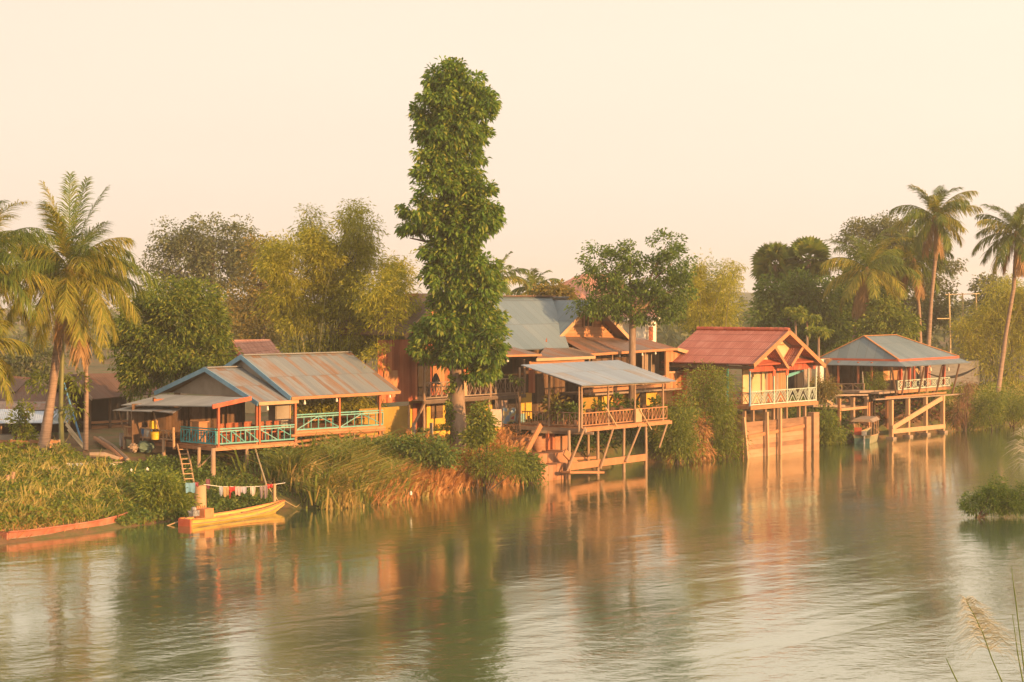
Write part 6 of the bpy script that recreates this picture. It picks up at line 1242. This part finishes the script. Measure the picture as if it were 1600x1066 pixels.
# papayas
def papaya(label, bx, by, tx, ty, Y, seed):
    rg = np.random.default_rng(seed); b, c = gp(at(bx, by, Y)), at(tx, ty, Y); t_ = thing('papaya_tree', label, 'tree', b, 'papaya trees'); part('trunk', t_, 'bark', lambda mb: mb.tube([b, c], [.14, .09], 7), smooth=True)
    npmesh('crown', clouds([(c.x + math.cos(a) * .65, c.y + math.sin(a) * .5, c.z + .1 + .1 * (i % 2), .3, .3, .14) for i, a in enumerate(np.arange(0, 6.2, .7))], 36, 14, .12, .34, .45, rg, .7, .8), 4, M['leaf_bush'], t_)
papaya('small papaya tree right of the red bungalow gable', 1280, 600, 1279, 520, 146, 91); papaya('papaya tree in shade behind the bungalow ridge', 1244, 590, 1243, 488, 158, 92); papaya('papaya tree behind the red roof in front of the dark trees', 1262, 590, 1261, 498, 156, 93)

# --- shrubs and bank plants
SG = 'shrubs on the river bank'
def bs(label, blobs, Y, mat, n, per, cs, L, seed, Wd=.35, name='shrub', droop=.15, group=SG):
    bl_ = [pb(*q[:4], Y + (q[4] if len(q) > 4 else 0)) for q in blobs]; p = V(bl_[0][:3]); p.z = max(gz(p.x, p.y), -.1); return shrub(name, label, bl_, p, mat, n, per, cs, L, Wd, seed, group, droop)
bs('bushy willow like shrub at the water edge left of the yellow boat', ((250, 775, 36, 30), (225, 790, 28, 24), (275, 790, 22, 22), (260, 755, 20, 18)), 92.5, 'leaf_bush', 220, 34, .28, .26, 101, .22)
bs('dark green bush behind the dry reeds below the shaded yellow wall', ((610, 705, 34, 20), (655, 702, 34, 20), (690, 712, 24, 16), (585, 715, 22, 16)), 104, 'weed', 220, 34, .26, .2, 102, .5)
bs('light leafy shrub at the foot of the tall tree', ((752, 655, 14, 16), (742, 682, 18, 12), (758, 672, 13, 18), (752, 638, 8, 9)), 107, 'leaf_bush', 110, 30, .22, .22, 103, .4)
bs('olive weeds right of the tall tree on the bank', ((755, 708, 30, 13), (795, 716, 28, 13), (770, 730, 40, 13), (815, 735, 20, 11), (730, 722, 24, 12)), 106.5, 'leaf_bush', 170, 30, .3, .2, 104, .2)
bs('green weed clump beside the stone landing', ((833, 733, 16, 18), (815, 722, 16, 16)), 110.5, 'weed', 90, 28, .2, .2, 105, .4)
bs('large dark feathery bush between the kitchen box and the red bungalow', ((1108, 600, 30, 26), (1085, 612, 22, 22), (1125, 612, 22, 26), (1105, 635, 34, 26), (1090, 585, 14, 14), (1130, 590, 12, 12)), 127, 'leaf_bush', 210, 34, .36, .22, 106, .22)
bs('golden green bush hanging to the water beside the stilt terrace', ((1060, 655, 24, 26), (1050, 685, 28, 28), (1075, 695, 22, 24), (1068, 635, 14, 16)), 123.5, 'leaf_bush', 210, 34, .36, .22, 107, .22, droop=.4)
bs('vine covered bush at the water edge left of the river wall', ((1125, 670, 24, 34), (1140, 690, 18, 26), (1110, 695, 22, 22), (1130, 640, 18, 20)), 127.5, 'leaf_bush', 210, 34, .36, .22, 108, .2, droop=.5)
bs('rusty brown dead growth between the two waterside bushes', ((1095, 680, 14, 30), (1098, 705, 18, 14)), 126, 'reed_dry', 70, 28, .25, .3, 109, .15, droop=.7)
bs('straggly green bush right of the river wall', ((1290, 660, 14, 24), (1302, 680, 14, 18), (1285, 685, 12, 14)), 140, 'leaf_bush', 130, 30, .28, .3, 110, .2)
bs('rounded bush on the bank right of the pavilion', ((1545, 640, 22, 26), (1530, 655, 18, 16), (1552, 620, 16, 16)), 156, 'leaf_bush', 150, 34, .4, .26, 111, .22)
bs('rounded bush at the right edge of the far bank', ((1580, 635, 24, 24), (1600, 640, 22, 26), (1570, 648, 20, 14)), 160, 'leaf_bush', 150, 34, .4, .26, 112, .22)
bs('feathery fern bush in front of the pavilion cabin', ((1366, 592, 14, 12), (1358, 602, 12, 8), (1374, 600, 10, 9)), 148.5, 'leaf_bush', 90, 30, .2, .22, 113, .2, group='plants by the pavilion')
bs('small palm like plant between the bungalow and the pavilion', ((1285, 598, 12, 10), (1293, 610, 12, 14), (1280, 615, 8, 14)), 141, 'leaf_dry', 70, 26, .25, .34, 114, .15, group='plants by the pavilion', droop=.5)
bs('dead brown roots hanging from the undercut bank right of the dock', ((1506, 622, 8, 20), (1512, 602, 7, 12), (1498, 648, 8, 16)), 155, 'root', 60, 22, .25, .5, 115, .05, droop=1.2)
bs('green fern growing on the timber balcony corner', ((806, 592, 8, 4), (814, 596, 5, 4)), 116.5, 'weed', 16, 14, .1, .16, 116, .4, group='plants on the balcony')
bs('young bushy tree in front of the low shed wall', ((30, 660, 12, 24), (45, 685, 10, 16), (40, 640, 8, 10)), 108, 'leaf_bush', 70, 22, .2, .2, 117, .4)
# the shrub standing in the river
bs('green shrub standing in the river at the right edge', ((1522, 788, 18, 14), (1545, 780, 18, 18), (1558, 765, 14, 22), (1575, 785, 22, 18), (1596, 778, 18, 22), (1510, 792, 10, 8)), 93, 'leaf_green', 260, 34, .17, .17, 118, .25, group=None)
# potted plants on the terrace
def pot(label, p, seed, mat='leaf_green', s=1.0):
    t_ = thing('potted_plant', label, 'potted plant', p, 'potted plants on the terrace'); part('pot', t_, 'stone', lambda mb: mb.lathe(p, [(.14 * s, 0), (.2 * s, .3 * s), (.22 * s, .34 * s)], 10), smooth=True)
    npmesh('foliage', clouds([(p.x, p.y, p.z + .75 * s, .32 * s, .32 * s, .4 * s)], 12, 18, .14 * s, .3 * s, .35, np.random.default_rng(seed), .2, .9, .2), 4, M[mat], t_)
for i, (px, v, m, s, lb) in enumerate(((866, 0, 'leaf_dry', 1.5, 'large rust coloured potted palm by the left rail of the terrace'), (884, 0, 'leaf_bush', 1.2, 'yellow green potted plant by the left rail of the terrace'), (900, 0, 'leaf_green', 1.1, 'green potted plant next to the terrace corner post'), (936, 1.6, 'leaf_bush', 1, 'potted plant behind the left part of the front rail'), (962, 3, 'leaf_green', 1.2, 'potted plant before the red door behind the terrace'), (986, 2.6, 'leaf_green', 1, 'potted plant beside the dark trunk behind the terrace'), (1027, .8, 'leaf_bush', 1.1, 'potted plant at the right end of the terrace'))):
    p = D.P(D.uat(px, v), v, zt_) if px > 905 else D.B(px, 660, .6); p.z = zt_; pot(lb, p, 200 + i, m, s)

# --- grass, reeds and weeds of the bank
def s_at(px): 
    p = onz(px, np.interp(px, [q[0] for q in _w], [q[1] for q in _w])); return p.x * BK.x + p.y * BK.y
def blades(name, mat, ranges, n, hr, lean, wd, seed, droop=.3, clump=0):
    rg = np.random.default_rng(seed); P = []
    for (p0, p1, d0, d1, k) in ranges:
        m = int(n * k); s = rg.uniform(s_at(p0), s_at(p1), m); d = rg.uniform(d0, d1, m)
        if clump: c = rg.integers(0, clump, m); cs, cd = rg.uniform(s_at(p0), s_at(p1), clump), rg.uniform(d0, d1, clump); s = cs[c] + rg.normal(size=m) * .28; d = cd[c] + rg.normal(size=m) * .28
        T = d + np.interp(s, _S, _T); P.append(np.stack([s * BK.x + T * NI.x, s * BK.y + T * NI.y], -1))
    P = np.concatenate(P); m = len(P); base = np.concatenate([P, (gh(P[:, 0], P[:, 1]) - .05)[:, None]], 1); kk = (np.floor(P[:, 0] / .55) * 7.13 + np.floor(P[:, 1] / .55) * 3.71); f1, f2 = np.modf(np.abs(np.sin(kk) * 437.58))[0], np.modf(np.abs(np.sin(kk * 1.7 + 2) * 291.3))[0]; h = rg.uniform(*hr, m) * (.5 + .75 * f1)
    az = np.where(rg.random(m) < .6, f2 * 6.283 + rg.normal(size=m) * .5, rg.uniform(0, 6.283, m)); ln_ = lean * rg.uniform(.1, 1.7, m); dv = np.stack([np.cos(az) * ln_ + NI.x * -.12, np.sin(az) * ln_ + NI.y * -.12, np.ones(m)], -1); wv = np.stack([np.cos(rg.uniform(0, 3.14, m)), np.sin(az) * .3, np.zeros(m)], -1) * (wd * rg.uniform(.6, 1.3, m))[:, None]
    mid = base + dv * (h * .55)[:, None]; tip = base + dv * h[:, None] + np.stack([np.cos(az), np.sin(az), np.zeros(m)], -1) * (h * droop * .8)[:, None]; tip[:, 2] -= h * droop * .6
    v = np.stack([base - wv, base + wv, mid + wv * .8, mid - wv * .8, mid - wv * .8, mid + wv * .8, tip + wv * .15, tip - wv * .15], 1).reshape(-1, 3); o = npmesh(name, v, 4, M[mat]); o['kind'] = 'stuff'; return o
blades('grass', 'grass_green', ((-150, 300, 1.0, 11, .62), (300, 470, .5, 3, .05), (1080, 1160, 1, 5, .05), (1280, 1330, .5, 6, .05), (1490, 1750, .3, 8, .2)), 22000, (.25, .7), .6, .032, 301)
blades('yellow_grass', 'grass_yellow', ((-150, 290, 1.2, 13, .8), (1500, 1750, .2, 6, .3)), 11000, (.35, .85), .45, .04, 302, .25, 420)
blades('tall_weed_stalks', 'grass_yellow', ((-120, 290, 1.2, 11, 1),), 1300, (.6, 1.15), .15, .035, 303, .15, 130)
blades('green_reeds', 'reed_mid', ((500, 690, .0, 3.2, 1),), 3600, (.8, 2.0), .4, .05, 304, .45, 90)
blades('green_reeds', 'grass_green', ((500, 650, .3, 4.2, 1),), 5200, (.9, 2.3), .4, .05, 305, .45, 80)
blades('dry_reeds', 'reed_dry', ((585, 770, -.1, 2.6, 1), (640, 745, .5, 3.6, .5), (735, 850, -.1, 3.0, .42)), 5200, (.7, 1.9), .6, .05, 306, .6, 110)
blades('dry_reeds', 'reed_dry', ((-60, 150, .2, 4, .5), (1040, 1160, 0, 2, .5), (1480, 1560, 0, 3, .4)), 1100, (.4, 1.0), .9, .022, 307, .5)
def carpet(name, mat, p0, p1, d0, d1, n, L, seed, hgt=.25):
    rg = np.random.default_rng(seed); s = rg.uniform(s_at(p0), s_at(p1), n); d = rg.uniform(d0, d1, n); T = d + np.interp(s, _S, _T); x = s * BK.x + T * NI.x; y = s * BK.y + T * NI.y
    lump = (np.sin(x * 1.9 + y) * np.sin(y * 1.7) * .5 + .5); z = gh(x, y) + rg.random(n) * hgt * (.4 + 1.4 * lump); b = np.stack([x, y, z], -1); o = npmesh(name, leaf_quads(b, rg.normal(size=(n, 3)) * .7 + np.array([.3, -.4, .4]), L * rg.uniform(.6, 1.3, n), .6, rg, .3), 4, M[mat]); o['kind'] = 'stuff'; return o
carpet('ground_cover', 'weed', 292, 500, .0, 7, 15000, .17, 311, .22); carpet('ground_cover', 'leaf_bush', -150, 300, .9, 15, 24000, .2, 312, .45); carpet('ground_cover', 'weed', -150, 300, .9, 12, 5000, .2, 318, .4); carpet('ground_cover', 'weed', 192, 300, .05, 2.2, 2600, .2, 321, .35); blades('grass', 'grass_green', ((192, 300, .05, 2, 1),), 1200, (.25, .6), .5, .03, 322); carpet('undergrowth', 'weed', 1345, 1500, 1.2, 9, 7000, .24, 319, .6); carpet('undergrowth', 'root', 1360, 1500, .8, 5, 2500, .35, 320, .5); carpet('ground_cover', 'weed', 490, 850, 1.2, 7, 12000, .2, 313, .35); carpet('ground_cover', 'weed', 1270, 1345, 0, 8, 6000, .24, 314, .4); carpet('ground_cover', 'weed', 1030, 1165, .3, 6, 7000, .24, 315, .4); carpet('ground_cover', 'leaf_bush', 1490, 1800, 0, 10, 9000, .28, 316, .5); carpet('ground_cover', 'leaf_dark', 860, 1045, .9, 6, 9000, .22, 317, .5)
# distant forest along the far bank
rg = np.random.default_rng(17); fb = []
for i in range(150):
    y = rg.uniform(230, 430); x = rg.uniform(-.33, .33) * y; hgt = rg.uniform(4, 8) * (1.25 if x > 0 else 1.0); fb.append((x, y, 2.5 + hgt * .5, rg.uniform(3, 6), rg.uniform(3, 6), hgt * .55))
fw = npmesh('distant_forest', clouds(fb, 2600, 14, .9, 1.1, .6, rg, .2, .6, .5), 4, M['leaf_hazed']); fw['kind'] = 'stuff'
# --- plumed reed close to the camera
def reed(label, Y, stem, hairs, seed, name='plume_reed'):
    rg = np.random.default_rng(seed); pts = [at(x, y, Y) for x, y in stem]; t_ = thing(name, label, 'reed', V((pts[0].x, pts[0].y, pts[0].z)), 'reeds on the near bank'); 
    root = V((pts[0].x + .1, Y, 8.0 - (Y - 8) * .45)); part('stem', t_, 'palm_green', lambda mb: mb.tube([root] + pts, [.0055] * 2 + [.004] * (len(pts) - 2) + [.002], 5), smooth=True)
    if hairs:
        P = np.array([tuple(p) for p in pts]); n = hairs; t = rg.uniform(.25, 1.0, n) ** .8; f = t * (len(P) - 1); i = np.clip(f.astype(int), 0, len(P) - 2); b = P[i] + (P[i + 1] - P[i]) * (f - i)[:, None]; L = .26 * (1.15 - t) + .04; L *= rg.uniform(.4, 1.2, n)
        sd = np.where(rg.random(n) < .62, 1, -1); d = np.stack([sd * rg.uniform(.4, 1.0, n), rg.normal(size=n) * .4, rg.uniform(-.35, .55, n) + .1], -1); d = unit(d); w = np.array([0, 0, .0015]); mid = b + d * L[:, None] * .5 + np.array([0, 0, .012]); tip = b + d * L[:, None]; tip[:, 2] -= L * .35
        v = np.stack([b - w, b + w, mid + w, mid - w, mid - w, mid + w, tip + w * .4, tip - w * .4], 1).reshape(-1, 3); npmesh('plume', v, 4, M['plume'], t_)
reed('pale feathery reed plume leaning left at the lower right corner', 13, ((1566, 1066), (1550, 1030), (1536, 990), (1524, 965), (1508, 935)), 300, 121); reed('thin green reed stalk at the lower right edge, taller of the pair', 13.5, ((1602, 1060), (1592, 980), (1586, 930), (1580, 885)), 0, 122); reed('thin green reed stalk at the lower right edge, shorter of the pair', 13.2, ((1603, 1090), (1590, 1020), (1582, 960)), 0, 123)
reed('white reed plume cut by the right edge of the view', 16, ((1625, 760), (1612, 730), (1602, 700), (1596, 668)), 160, 124); reed('short green reed blade at the bottom edge left of the plume', 13, ((1498, 1070), (1486, 1045), (1478, 1028)), 0, 125)
